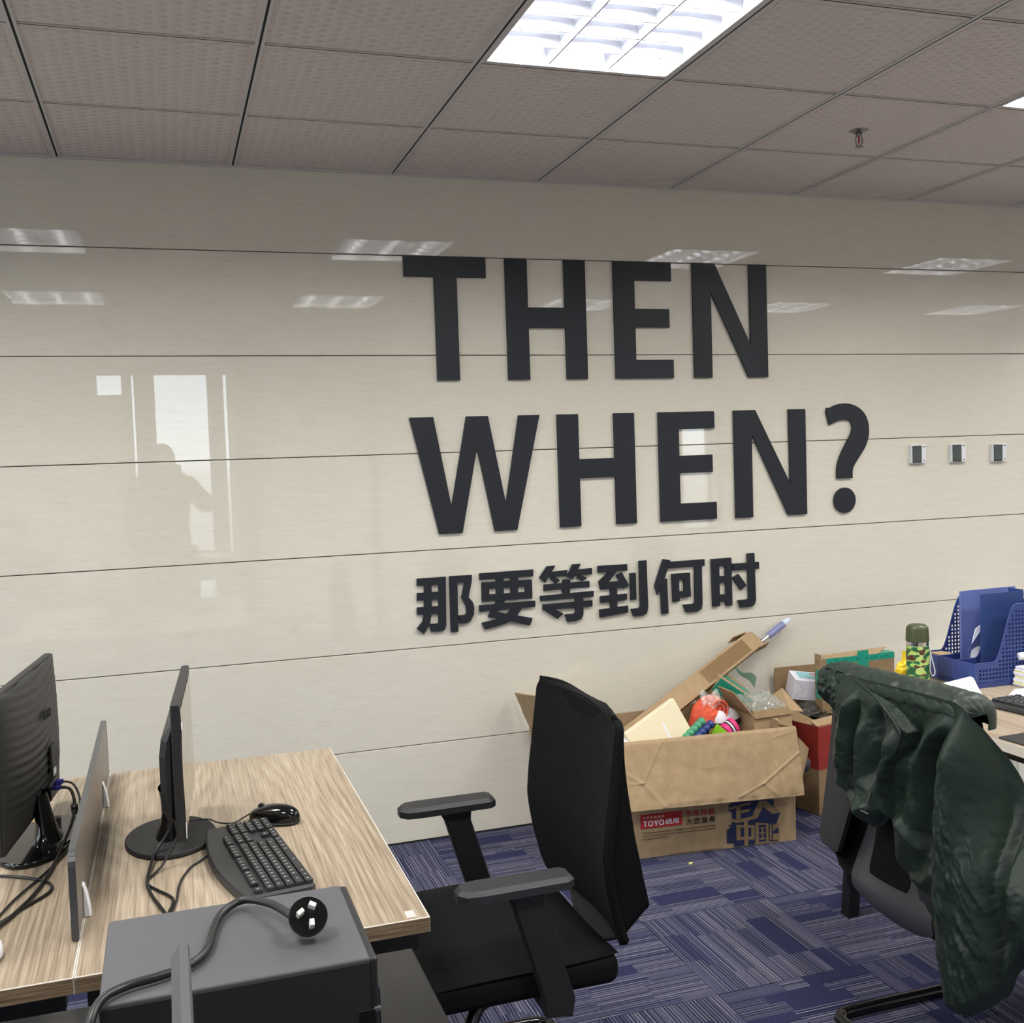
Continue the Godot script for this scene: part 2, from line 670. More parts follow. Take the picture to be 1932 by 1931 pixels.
func room_shell():
	var xm := (X0 + X1) / 2
	var w := X1 - X0
	var back := struct("wall_back", boxm(V(w + 0.3, 2.95, 0.14)), M.joint, V(xm, 1.395, -0.0825))
	var rows := [0.0, 0.3915, 0.7808, 1.1702, 1.5574, 1.9448, 2.3345, 2.66]
	for j in 7:
		var h: float = rows[j + 1] - rows[j] - 0.0032
		var tb := MB.new()
		tb.t = Transform3D(Basis(Vector3.UP, PI / 2), Vector3.ZERO)
		tb.prism(PackedVector2Array([Vector2(0.00625, -h / 2), Vector2(0.00625, h / 2), Vector2(-0.005, h / 2), Vector2(-0.00625, h / 2 - 0.0014), Vector2(-0.00625, -h / 2 + 0.0014), Vector2(-0.005, -h / 2)]), -0.3907, 0.3907)
		var m := tb.mesh()
		for i in 15:
			part("stone_tile", m, M.stone, back, V(X0 + 0.7815 * (i + 0.5), (rows[j] + rows[j + 1]) / 2, -0.00625) - back.position)
	# left-hand window wall, out of frame: two wide openings that let the daylight in
	var lw := MB.new()
	for q in [[0.0, 0.85, 0.0, Z1], [2.4, 2.95, 0.0, Z1], [0.85, 2.4, 0.0, 0.7], [0.85, 2.4, 2.5, 2.8], [0.85, 2.4, 4.6, Z1]]:
		lw.box(V(0, (q[0] + q[1]) / 2, (q[2] + q[3]) / 2), V(0.15, q[1] - q[0], q[3] - q[2]))
	struct("wall_left", lw, M.painted_wall, V(X0 - 0.075, 0, 0))
	for q in [[0.7, 2.5], [2.8, 4.6]]:
		var wn := Node3D.new()
		wn.name = "window_%d" % (5 if q[0] < 1 else 6)
		wn.set_meta("kind", "structure")
		add_child(wn)
		wn.position = V(X0 - 0.075, 1.625, (q[0] + q[1]) / 2)
		var fr := MB.new()
		for s in [-1.0, 0.0, 1.0]:
			fr.box(V(0, 0, s * 0.875), V(0.06, 1.55, 0.05))
		for s in [-1.0, 1.0]:
			fr.box(V(0, s * 0.75, 0), V(0.06, 0.05, 1.7))
		part("window_frame", fr, M.frame_grey, wn)
		for s in [-1.0, 1.0]:
			part("pane", boxm(V(0.004, 1.45, 0.82)), M.pane, wn, V(0, 0, s * 0.4375))
	struct("wall_right", boxm(V(0.15, 2.95, Z1 + 0.3)), M.painted_wall, V(X1 + 0.075, 1.395, Z1 / 2))
	# the window wall behind the camera, seen only as a reflection in the polished stone
	var front := CSGCombiner3D.new()
	front.name = "wall_front"
	front.set_meta("kind", "structure")
	var body := CSGBox3D.new()
	body.name = "masonry"
	body.size = V(w + 0.3, 2.95, 0.2)
	body.position = V(xm, 1.395, Z1 + 0.1)
	body.material = M.painted_wall
	front.add_child(body)
	var holes := [[-0.245, 0.805, 0.545, 2.335], [-0.51, 2.125, -0.29, 2.335], [4.76, 0.75, 5.105, 1.8], [5.14, 0.75, 5.2, 2.33]]
	for q in holes:
		var cut := CSGBox3D.new()
		cut.name = "opening"
		cut.operation = CSGShape3D.OPERATION_SUBTRACTION
		cut.size = V(q[2] - q[0], q[3] - q[1], 0.5)
		cut.position = V((q[0] + q[2]) / 2, (q[1] + q[3]) / 2, Z1 + 0.1)
		cut.material = M.painted_wall
		front.add_child(cut)
	add_child(front)
	var k := 1
	for q in holes:
		var c := V((q[0] + q[2]) / 2, (q[1] + q[3]) / 2, Z1 + 0.1)
		var s := V(q[2] - q[0], q[3] - q[1], 0.05)
		var o := Node3D.new()
		o.name = "window_%d" % k
		o.set_meta("kind", "structure")
		add_child(o)
		o.position = c
		var fr := MB.new()
		fr.box(V(0, s.y / 2 - 0.012, 0), V(s.x, 0.024, 0.06))
		fr.box(V(0, -s.y / 2 + 0.012, 0), V(s.x, 0.024, 0.06))
		fr.box(V(-s.x / 2 + 0.008, 0, 0), V(0.016, s.y - 0.05, 0.06))
		fr.box(V(s.x / 2 - 0.008, 0, 0), V(0.016, s.y - 0.05, 0.06))
		if k == 1:      # wide grey mullions either side of the main pane
			fr.box(V(-0.28, 0, 0), V(0.16, s.y - 0.05, 0.12))
			fr.box(V(0.285, 0, 0), V(0.13, s.y - 0.05, 0.12))
		part("window_frame", fr, M.frame_grey, o)
		part("pane", boxm(V(s.x - 0.01, s.y - 0.01, 0.004)), M.pane, o)
		k += 1
	# partition panels and dark posts along that wall
	var panels := [[-2.2, 0.08, -1.22, 2.12], [-1.2, 0.08, -0.84, 2.12], [-0.83, 0.08, -0.52, 2.12], [0.805, 0.08, 1.16, 2.33], [1.17, 0.08, 1.70, 2.33], [1.80, 0.08, 2.68, 2.32], [2.70, 0.08, 3.5, 2.32]]
	for q in panels:
		part("wall_panel", boxm(V(q[2] - q[0], q[3] - q[1], 0.02), 0.002), M.panel_white, front, V((q[0] + q[2]) / 2, (q[1] + q[3]) / 2, Z1 - 0.011))
	for q in [[0.60, 0.735], [1.715, 1.755], [-0.285, -0.25]]:
		part("post", boxm(V(q[1] - q[0], 2.55, 0.06), 0.003), M.frame_grey, front, V((q[0] + q[1]) / 2, 1.29, Z1 - 0.031))
	part("window_sill", boxm(V(0.95, 0.03, 0.22), 0.004), M.white_plastic, front, V(0.15, 0.79, Z1 - 0.11))
	for q in [-0.756, 1.266]:
		var lg := MB.new()
		lg.rbox(V(-0.11, 0, 0), V(0.17, 0.11, 0.004), 0.0015)
		for s in [[0.0, 0.045], [0.055, 0.1], [0.115, 0.2]]:
			lg.box(V(s[0], 0.03, 0), V(0.008, 0.06, 0.004))
			lg.box(V(s[1], 0.0, 0), V(0.008, 0.1, 0.004))
			lg.box(V((s[0] + s[1]) / 2, 0.055, 0), V(s[1] - s[0], 0.009, 0.004))
			lg.box(V((s[0] + s[1]) / 2, -0.01, 0), V(s[1] - s[0], 0.008, 0.004))
		lg.box(V(0.02, -0.08, 0), V(0.36, 0.012, 0.003))
		part("logo", lg, M.logo_grey, front, V(q, 1.37, Z1 - 0.024))

func ceiling():
	var c := struct("ceiling", boxm(V(X1 - X0 + 0.3, 0.12, Z1 + 0.3)), M.ceiling_plain, V((X0 + X1) / 2, 2.86, Z1 / 2))
	var zs := [0.0, 0.59, 1.19, 1.79, 2.39, 2.99, 3.59, 4.19, 4.79, Z1]
	var cache := {}
	for i in range(-7, 13):
		var xa := maxf(-0.3065 + 0.6 * i, X0)
		var xb := minf(-0.3065 + 0.6 * (i + 1), X1)
		if xb - xa < 0.05:
			continue
		for j in 9:
			if is_fixture(i, j):
				continue
			var s := V(xb - xa - 0.012, 0.012, zs[j + 1] - zs[j] - 0.012)
			if not cache.has(s):
				var b := MB.new()
				b.rbox(Vector3.ZERO, s, 0.004)
				b.rbox(V(0, -0.0045, 0), s - V(0.04, 0.004, 0.04), 0.0025)
				cache[s] = b.mesh()
			part("ceiling_tile", cache[s], M.ceiling_board, c, V((xa + xb) / 2, 2.6545, (zs[j] + zs[j + 1]) / 2) - c.position)
	var w := V(0, 0, 0)
	for i in range(-6, 13):
		var x := -0.3065 + 0.6 * i
		var r := MB.new()
		r.box(V(-0.0078, 0, 0), V(0.0085, 0.004, Z1))
		r.box(V(0.0078, 0, 0), V(0.0085, 0.004, Z1))
		var o := part("grid_runner", r, M.grid_metal, c, V(x, 2.646, Z1 / 2) - c.position)
		part("groove", boxm(V(0.0072, 0.006, Z1)), M.groove, o, V(0, 0.003, 0))
	for j in range(1, 9):
		for i in range(-7, 13):
			var xa := maxf(-0.3065 + 0.6 * i, X0) + 0.013
			var xb := minf(-0.3065 + 0.6 * (i + 1), X1) - 0.013
			if xb - xa < 0.05:
				continue
			var key := "t%.3f" % (xb - xa)
			if not cache.has(key):
				cache[key] = [boxm(V(xb - xa, 0.003, 0.0045)).mesh(), boxm(V(xb - xa, 0.006, 0.0055)).mesh()]
			var o := part("cross_tee", cache[key][0], M.grid_metal, c, V((xa + xb) / 2, 2.6475, zs[j] + 0.005) - c.position)
			part("groove", cache[key][1], M.groove, o, V(0, 0.002, -0.0055))
	var edge := MB.new()
	edge.box(Vector3.ZERO, V(X1 - X0, 0.006, 0.014))
	struct("trim_1", edge, M.grid_metal, V((X0 + X1) / 2, 2.645, 0.0072))

func is_fixture(i: int, j: int) -> bool:
	return posmod(i - 2, 3) == 0 and (j == 2 or j == 5) and i > -7

func carpet():
	var f := struct("floor", boxm(V(X1 - X0 + 0.3, 0.15, Z1 + 0.3)), M.joint, V((X0 + X1) / 2, -0.081, Z1 / 2))
	var dx := 0.468
	var dz := 0.503
	var meshes := []
	for k in 4:
		var m := mat("carpet_%d" % k, Color.WHITE, 0.95, 0.0, 0.15)
		m.albedo_texture = ImageTexture.create_from_image(carpet_image(100 + k * 7))
		for turn in 2:
			for clip in 2:
				var b := MB.new()
				var h := V(dx / 2 - 0.0006, 0, dz / 2 - 0.0006)
				var zlo := -h.z if clip == 0 else -h.z
				var p := [V(-h.x, 0, h.z), V(h.x, 0, h.z), V(h.x, 0, zlo), V(-h.x, 0, zlo)]
				if turn == 0:
					b.quad(p[0], p[1], p[2], p[3], Vector2(0, 1), Vector2(1, 1), Vector2(1, 0), Vector2(0, 0))
				else:
					b.quad(p[0], p[1], p[2], p[3], Vector2(1, 0), Vector2(1, 1), Vector2(0, 1), Vector2(0, 0))
				for q in 4:
					var a: Vector3 = p[q]
					var d: Vector3 = p[(q + 1) % 4]
					b.quad(a - V(0, 0.006, 0), d - V(0, 0.006, 0), d, a)
				meshes.append([b.mesh(), m])
				break
	for i in range(-13, 14):
		for j in range(0, 11):
			var x := 1.642 + dx * i
			var z := 1.2615 + dz * (j - 2)
			if x - dx / 2 < X0 - 0.12 or x + dx / 2 > X1 + 0.12 or z > Z1 + 0.2:
				continue
			var pick := rng.randi() % 4
			var q: Array = meshes[pick * 2 + (1 if posmod(i + j, 2) == 0 else 0)]
			var o := part("carpet_tile", q[0], q[1], f, V(x, 0, z) - f.position)
			o.rotation.y = PI if rng.randf() < 0.5 else 0.0
	var sk := MB.new()
	sk.box(Vector3.ZERO, V(X1 - X0, 0.006, 0.006))
	struct("baseboard_back", sk, M.groove, V((X0 + X1) / 2, 0.003, 0.0045))

# ---------------------------------------------------------------- grid lights
func lights():
	var zc := {2: 1.49, 5: 3.29}
	var spots := []
	for j in [2, 5]:
		for i in range(-6, 13):
			if is_fixture(i, j):
				spots.append([i, j])
	var src: Node3D = null
	for s in spots:
		var at := V(-0.0065 + 0.6 * s[0], 2.645, zc[s[1]])
		var words: String = {-4: "far left", -1: "left", 2: "middle", 5: "right", 8: "far right", 11: "rightmost"}[s[0]]
		var lab := "square three-tube grid ceiling light, %s of the row %s" % [words, "nearest the stone wall" if s[1] == 2 else "near the windows"]
		if src == null:
			src = fixture(lab, at)
		else:
			dup(src, lab, at, 0, "recessed grid lights in the ceiling")

func fixture(lab: String, at: Vector3) -> Node3D:
	var t := thing("ceiling_light", lab, "ceiling light", at, 0, "recessed grid lights in the ceiling")
	var f := MB.new()
	for s in [-1.0, 1.0]:
		f.rbox(V(s * 0.2865, 0.004, 0), V(0.019, 0.008, 0.592), 0.002)
		f.rbox(V(0, 0.004, s * 0.2865), V(0.554, 0.008, 0.019), 0.002)
	part("frame", f, M.grid_metal, t)
	var r := MB.new()
	for s in [-1.0, 1.0]:
		r.box(V(s * 0.2795, 0.05, 0), V(0.003, 0.09, 0.556))
		r.box(V(0, 0.05, s * 0.2795), V(0.556, 0.09, 0.003))
	r.box(V(0, 0.096, 0), V(0.56, 0.003, 0.56))
	part("reflector", r, M.fixture_white, t)
	for s in [-1.0, 1.0]:
		var b := MB.new()
		b.t = Transform3D(Basis(Vector3.RIGHT, 0), V(s * 0.0925, 0, 0))
		b.prism(PackedVector2Array([Vector2(-0.002, 0.006), Vector2(0.002, 0.006), Vector2(0.012, 0.052), Vector2(-0.012, 0.052)]), -0.276, 0.276)
		part("louver_blade", b, M.louver, t)
	for k in 4:
		var b := MB.new()
		b.t = Transform3D(Basis(Vector3.UP, PI / 2), V(0, 0, -0.276 + 0.1104 * (k + 1)))
		b.prism(PackedVector2Array([Vector2(-0.0015, 0.008), Vector2(0.0015, 0.008), Vector2(0.006, 0.044), Vector2(-0.006, 0.044)]), -0.276, 0.276)
		part("cross_blade", b, M.louver, t)
	for x in [-0.185, 0.0, 0.185]:
		var tb := MB.new()
		tb.t = Transform3D(Basis(Vector3.RIGHT, PI / 2), V(x, 0.066, -0.265))
		tb.lathe([Vector2(0.0, 0.0), Vector2(0.012, 0.0), Vector2(0.013, 0.004), Vector2(0.013, 0.526), Vector2(0.012, 0.53), Vector2(0.0, 0.53)], 14)
		part("lamp_tube", tb, M.tube_glow, t)
		var ring := MB.new()
		ring.t = Transform3D(Basis(Vector3.RIGHT, PI / 2), V(x, 0.066, -0.180))
		ring.lathe([Vector2(0.021, 0.0), Vector2(0.026, 0.0), Vector2(0.026, 0.0), Vector2(0.026, 0.012), Vector2(0.026, 0.012), Vector2(0.021, 0.012), Vector2(0.021, 0.012), Vector2(0.021, 0.0)], 18)
		part("lamp_ring", ring, M.fixture_white, t)
		var l := AreaLight3D.new()
		l.name = "tube_light"
		l.area_size = Vector2(0.026, 0.52)
		l.light_energy = TUBE_ENERGY
		l.light_color = Color(1.0, 0.993, 0.968)
		l.shadow_enabled = true
		l.transform = Transform3D(Basis(Vector3.RIGHT, -PI / 2), V(x, 0.031, 0))
		t.add_child(l, true)
	return t

# ---------------------------------------------------------------- letters
func letter_mesh(polys: Array) -> MB:
	var b := MB.new()
	var k := 0
	for p in polys:
		var q := PackedVector2Array()
		for i in range(0, p.size(), 2):
			q.append(Vector2(p[i], p[i + 1]) * 0.001)
		b.prism(q, 0.003, 0.0135 + 0.00012 * k, 0.0006)
		k += 1
	return b

func put_letter(polys: Array, label: String, category := "letter"):
	var lo := Vector2(1e9, 1e9)
	for p in polys:
		for i in range(0, p.size(), 2):
			lo = lo.min(Vector2(p[i], p[i + 1]))
	var q := []
	for p in polys:
		var r := []
		for i in range(0, p.size(), 2):
			r.append_array([p[i] - lo.x, p[i + 1] - lo.y])
		q.append(r)
	var t := thing("wall_letter" if category == "letter" else "wall_character", label, category, V(lo.x * 0.001, lo.y * 0.001, 0), 0, "dark raised lettering on the stone wall")
	part("face", letter_mesh(q), M.letter, t)
	var pin := MB.new()
	pin.box(V((q[0][0] + q[0][4]) * 0.0005, (q[0][1] + q[0][5]) * 0.0005, 0.002), V(0.012, 0.012, 0.004))
	part("mounting_pin", pin, M.letter, t)

func letter_h(x: int, y0: int, y1: int) -> Array:
	var s := (y1 - y0)
	return [[x, y0, x + 94, y0, x + 94, y1, x, y1], [x + 254, y0, x + 348, y0, x + 348, y1, x + 254, y1], [x + 90, y0 + s * 43 / 100, x + 258, y0 + s * 43 / 100, x + 258, y0 + s * 60 / 100, x + 90, y0 + s * 60 / 100]]

func letter_e(x: int, y0: int, y1: int) -> Array:
	var s := (y1 - y0)
	return [[x, y0, x + 96, y0, x + 96, y1, x, y1], [x + 90, y1 - s * 16 / 100, x + 268, y1 - s * 16 / 100, x + 268, y1, x + 90, y1], [x + 90, y0 + s * 44 / 100, x + 255, y0 + s * 44 / 100, x + 255, y0 + s * 60 / 100, x + 90, y0 + s * 60 / 100], [x + 90, y0, x + 270, y0, x + 270, y0 + s * 16 / 100, x + 90, y0 + s * 16 / 100]]

func letter_n(x: int, y0: int, y1: int) -> Array:
	return [[x, y0, x + 86, y0, x + 87, y0 + 366, x + 265, y0, x + 362, y0, x + 362, y1, x + 276, y1, x + 278, y0 + 140, x + 107, y1, x, y1]]

func wall_letters():
	put_letter([[926, 2333, 926, 2252, 1046, 2252, 1046, 1845, 1139, 1845, 1139, 2252, 1261, 2252, 1261, 2333]], "large dark raised capital letter T at the start of the upper English word")
	put_letter(letter_h(1342, 1845, 2333), "large dark raised capital letter H right of the T in the upper word")
	put_letter(letter_e(1816, 1845, 2333), "large dark raised capital letter E between H and N in the upper word")
	put_letter(letter_n(2185, 1845, 2335), "large dark raised capital letter N ending the upper word")
	put_letter([[926, 1700, 1030, 1233, 1126, 1233, 1199, 1574, 1262, 1233, 1358, 1233, 1470, 1700, 1379, 1700, 1313, 1343, 1249, 1700, 1158, 1700, 1084, 1341, 1022, 1700]], "large dark raised capital letter W starting the lower English word")
	put_letter(letter_h(1546, 1233, 1700), "large dark raised capital letter H right of the W in the lower word")
	put_letter(letter_e(2006, 1232, 1700), "large dark raised capital letter E before the N of the lower word")
	put_letter(letter_n(2370, 1230, 1701), "large dark raised capital letter N just before the question mark")
	var hook := []
	var axis := [[2840, 1662], [2900, 1681], [2955, 1684], [3005, 1660], [3023, 1610], [3012, 1560], [2980, 1511], [2950, 1465], [2935, 1425], [2934, 1383]]
	var left := []
	var right := []
	var wid := [34, 37, 39, 43, 46, 48, 47, 44, 42, 41]
	var cv := []
	for i in axis.size():
		cv.append(V(axis[i][0], axis[i][1], wid[i]))
	cv[0] = V(2849, 1660, 34)
	for i in cv.size() - 1:
		for k in 4:
			var p: Vector3 = cv[i].cubic_interpolate(cv[i + 1], cv[maxi(i - 1, 0)], cv[mini(i + 2, cv.size() - 1)], k / 4.0)
			var d: Vector3 = (cv[mini(i + 1, cv.size() - 1)] - cv[i]).lerp(cv[mini(i + 2, cv.size() - 1)] - cv[mini(i + 1, cv.size() - 2)], k / 4.0)
			var nrm := Vector2(d.y, -d.x).normalized()
			left.append(Vector2(p.x, p.y) - nrm * p.z)
			right.append(Vector2(p.x, p.y) + nrm * p.z)
	left.append(Vector2(2976, 1383))
	right.append(Vector2(2894, 1383))
	left[0] = Vector2(2840, 1692)
	right[0] = Vector2(2858, 1627)
	for p in left:
		hook.append_array([p.x, p.y])
	right.reverse()
	for p in right:
		hook.append_array([p.x, p.y])
	var dot := []
	for k in 28:
		var a := TAU * k / 28
		dot.append_array([2932 + 57 * cos(a), 1283 + 58 * sin(a)])
	put_letter([hook, dot], "large dark raised question mark with a round dot at the end of the lower word")
	put_letter([[931, 1061, 1049, 1061, 1048, 1034, 930, 1032],
		[929, 1004, 1019, 1003, 1018, 974, 928, 973],
		[927, 946, 1017, 945, 1016, 916, 926, 917],
		[1019, 1061, 1049, 1061, 1044, 868, 1039, 851, 1027, 843, 982, 845, 976, 876, 1007, 875, 1012, 879],
		[960, 1061, 990, 1061, 987, 926, 977, 877, 950, 837, 923, 861, 946, 887, 955, 917],
		[1064, 1062, 1097, 1062, 1093, 836, 1062, 837],
		[1096, 1062, 1158, 1061, 1156, 1034, 1140, 971, 1110, 971, 1126, 1034, 1095, 1034],
		[1110, 975, 1140, 973, 1158, 950, 1163, 928, 1161, 901, 1144, 873, 1130, 867, 1100, 868, 1096, 901, 1123, 901, 1130, 910, 1129, 935]],
		"first bold dark Chinese character 那 at the left of the small line", "character")
	put_letter([[1190, 1065, 1421, 1066, 1420, 1038, 1189, 1039],
		[1198, 1027, 1413, 1025, 1412, 998, 1197, 1001],
		[1197, 977, 1413, 975, 1413, 947, 1197, 949],
		[1198, 1026, 1229, 1026, 1228, 948, 1197, 949],
		[1260, 1054, 1292, 1054, 1289, 950, 1257, 951],
		[1322, 1054, 1354, 1054, 1351, 949, 1319, 949],
		[1383, 1025, 1413, 1025, 1413, 947, 1381, 948],
		[1185, 935, 1425, 936, 1424, 911, 1184, 910],
		[1259, 946, 1295, 946, 1257, 893, 1226, 886, 1220, 888],
		[1220, 886, 1233, 906, 1266, 901, 1411, 865, 1398, 836],
		[1336, 919, 1374, 920, 1339, 875, 1297, 853, 1206, 835, 1193, 863, 1281, 876]],
		"bold dark Chinese character 要 second in the small line", "character")
	put_letter([[1482, 1075, 1518, 1076, 1471, 1007, 1447, 1030],
		[1496, 1050, 1571, 1054, 1570, 1029, 1491, 1029],
		[1512, 1033, 1537, 1012, 1517, 1000, 1495, 1021],
		[1595, 1076, 1631, 1076, 1593, 1012, 1569, 1026],
		[1611, 1052, 1682, 1055, 1681, 1029, 1606, 1028],
		[1628, 1031, 1658, 1015, 1636, 1002, 1613, 1017],
		[1465, 1000, 1668, 1001, 1668, 976, 1464, 974],
		[1549, 1015, 1582, 1014, 1579, 944, 1547, 945],
		[1448, 954, 1686, 958, 1685, 934, 1448, 933],
		[1458, 918, 1679, 919, 1678, 894, 1457, 894],
		[1603, 935, 1638, 934, 1636, 863, 1626, 844, 1604, 838, 1563, 838, 1555, 869, 1595, 869, 1601, 874],
		[1461, 896, 1508, 896, 1548, 873, 1519, 853]],
		"bold dark Chinese character 等 third in the line with bamboo strokes on top", "character")
	put_letter([[1709, 1062, 1843, 1061, 1843, 1033, 1708, 1034],
		[1761, 1037, 1797, 1037, 1760, 995, 1739, 964, 1717, 963, 1710, 996],
		[1718, 989, 1837, 993, 1842, 964, 1717, 962],
		[1791, 1017, 1818, 1027, 1849, 970, 1822, 959],
		[1762, 964, 1793, 964, 1792, 859, 1760, 858],
		[1716, 933, 1838, 935, 1837, 910, 1715, 905],
		[1710, 877, 1842, 884, 1841, 855, 1711, 844],
		[1854, 1021, 1881, 1021, 1881, 907, 1855, 907],
		[1898, 1071, 1933, 1072, 1935, 869, 1929, 846, 1913, 836, 1866, 835, 1855, 868, 1891, 869, 1898, 875]],
		"bold dark Chinese character 到 fourth in the small line", "character")
	put_letter([[2012, 1072, 2046, 1065, 2004, 955, 1979, 920, 1968, 959],
		[1995, 976, 2028, 986, 2031, 836, 1998, 836],
		[2042, 1058, 2210, 1059, 2210, 1030, 2036, 1030],
		[2161, 1036, 2196, 1035, 2195, 861, 2189, 842, 2169, 833, 2113, 835, 2102, 868, 2151, 868, 2159, 875],
		[2051, 1005, 2138, 1005, 2138, 976, 2050, 976],
		[2051, 1003, 2084, 1003, 2085, 884, 2053, 883],
		[2107, 1004, 2138, 1005, 2139, 901, 2108, 901],
		[2082, 927, 2140, 928, 2139, 901, 2083, 900]],
		"bold dark Chinese character 何 fifth in the line before the last one", "character")
	put_letter([[2243, 1057, 2281, 1057, 2281, 849, 2245, 848],
		[2311, 1057, 2342, 1057, 2342, 847, 2310, 847],
		[2243, 1057, 2342, 1057, 2341, 1024, 2243, 1024],
		[2276, 979, 2313, 979, 2312, 950, 2278, 949],
		[2279, 899, 2311, 898, 2310, 867, 2278, 866],
		[2349, 1030, 2479, 1030, 2479, 1000, 2348, 1000],
		[2422, 1071, 2457, 1071, 2460, 861, 2452, 842, 2435, 833, 2380, 834, 2370, 867, 2416, 867, 2424, 874],
		[2345, 969, 2376, 983, 2415, 930, 2384, 911]],
		"bold dark Chinese character 时 last at the right of the small line", "character")

# ---------------------------------------------------------------- work tables
func desk(xc: float, zc: float, w: float, d: float, label: String, group: String) -> Node3D:
	var t := thing("work_table", label, "desk", V(xc, 0, zc), 0, group)
	part("tabletop", boxm(V(w, 0.026, d), 0.0012), M.wood, t, V(0, 0.737, 0))
	part("front_edge_band", boxm(V(w - 0.001, 0.0245, 0.0012)), M.wood_edge, t, V(0, 0.7368, d / 2 + 0.0003))
	for s in [-1.0, 1.0]:
		part("side_edge_band", boxm(V(0.0016, 0.0258, d)), M.edge_light, t, V(s * (w / 2 - 0.0006), 0.7371, 0))
	part("edge_line", boxm(V(w - 0.003, 0.0022, 0.0018)), M.edge_light, t, V(0, 0.7491, d / 2 - 0.0004))
	var b := MB.new()
	for s in [-1.0, 1.0]:
		b.rbox(V(0, 0.704, s * (d / 2 - 0.045)), V(w - 0.03, 0.04, 0.04), 0.003)
		b.rbox(V(s * (w / 2 - 0.08), 0.704, 0), V(0.04, 0.04, d - 0.13), 0.003)
	part("frame", b, M.black_metal, t)
	for sx in [-1.0, 1.0]:
		for sz in [-1.0, 1.0]:
			var l := MB.new()
			var top := V(sx * (w / 2 - 0.06), 0.686, sz * (d / 2 - 0.05))
			var bot := V(sx * (w / 2 - 0.02), 0.0, sz * (d / 2 - 0.03))
			l.slab(bot + V(-0.02, 0, 0.02), bot + V(0.02, 0, 0.02), top + V(0.02, 0, 0.02), top + V(-0.02, 0, 0.02), 0.04)
			part("leg", l, M.black_metal, t)
	return t

func work_tables():
	desk(0.1115, 1.7915, 0.5655, 1.155, "oak-look work table holding the keyboard and mouse, left of the black chair", "paired oak-look work tables on the left")
	desk(-0.4555, 1.7915, 0.5655, 1.155, "oak-look work table at the left edge, under the ridged-back monitor", "paired oak-look work tables on the left")
	desk(2.3165, 1.79, 0.5655, 1.19, "oak-look work table on the right, with flask and blue file holder", "oak-look work tables on the right")
	desk(2.888, 1.79, 0.5655, 1.19, "oak-look work table beyond the blue file holder at the right edge", "oak-look work tables on the right")
	solo("table_sticker", boxm(V(0.016, 0.0004, 0.028)), M.sticker_pink, "small pale pink sticker on the front right corner of the left oak table", "sticker", V(0.365, 0.7502, 2.346))
	# low partition between the two left tables
	var t := thing("desk_divider", "low grey partition board standing between the two left work tables", "divider", V(-0.1785, 0.75, 1.737))
	var b := MB.new()
	var pts := PackedVector2Array()
	for c in [[-0.497, 0.002, 180], [0.497, 0.002, 270], [0.497, 0.148, 0], [-0.497, 0.148, 90]]:
		var r := 0.001 if c[1] < 0.01 else 0.022
		for k in 5:
			var a := deg_to_rad(c[2] + k * 22.5)
			var sx := signf(c[0])
			pts.append(Vector2(c[0] - sx * r + r * cos(a), (c[1] + r if c[1] < 0.01 else c[1] - r) + r * sin(a)))
	b.t = Transform3D(Basis(Vector3.UP, PI / 2), Vector3.ZERO)
	b.prism(pts, -0.0055, 0.0055, 0.0012)
	part("board", b, M.divider, t)
	var rim := MB.new()
	var top := []
	for p in pts.slice(10):
		top.append(V(0, p.y + 0.0002, -p.x))
	top.append(V(0, 0.003, 0.4975))
	top.push_front(V(0, 0.003, -0.4975))
	for i in top.size() - 1:
		var d: Vector3 = (top[i + 1] - top[i])
		if d.length() < 1e-4:
			continue
		var nrm := V(0, d.z, -d.y).normalized() * 0.0018
		if nrm.y < 0 and absf(d.z) > absf(d.y):
			nrm = -nrm
		rim.slab(top[i] + V(-0.006, 0, 0) + nrm, top[i + 1] + V(-0.006, 0, 0) + nrm, top[i + 1] + V(0.006, 0, 0) + nrm, top[i] + V(0.006, 0, 0) + nrm, 0.0022)
	part("edge_strip", rim, M.divider_edge, t)
	for z in [2.128, 1.498]:
		var c := MB.new()
		c.t = Transform3D(Basis(Vector3.RIGHT, 0), V(0.0055, 0, z - 1.737))
		c.prism(PackedVector2Array([Vector2(0, 0), Vector2(0.012, 0), Vector2(0.0118, 0.012), Vector2(0.008, 0.038), Vector2(0.003, 0.056), Vector2(0, 0.058)]), -0.010, 0.010, 0.002)
		c.t = Transform3D(Basis(Vector3.UP, PI), V(-0.0055, 0, z - 1.737))
		c.prism(PackedVector2Array([Vector2(0, 0), Vector2(0.012, 0), Vector2(0.0118, 0.012), Vector2(0.008, 0.038), Vector2(0.003, 0.056), Vector2(0, 0.058)]), -0.010, 0.010, 0.002)
		part("clip", c, M.white_plastic, t)

func oval_base(m: Material, t: Node3D, rx: float, rz: float):
	part("base", lathem([Vector2(0, 0), Vector2(rz - 0.003, 0), Vector2(rz, 0.003), Vector2(rz, 0.003), Vector2(rz, 0.009), Vector2(rz - 0.003, 0.0115), Vector2(rz - 0.003, 0.0115), Vector2(0, 0.013)], 48, Vector2(rx / rz, 1)), m, t)

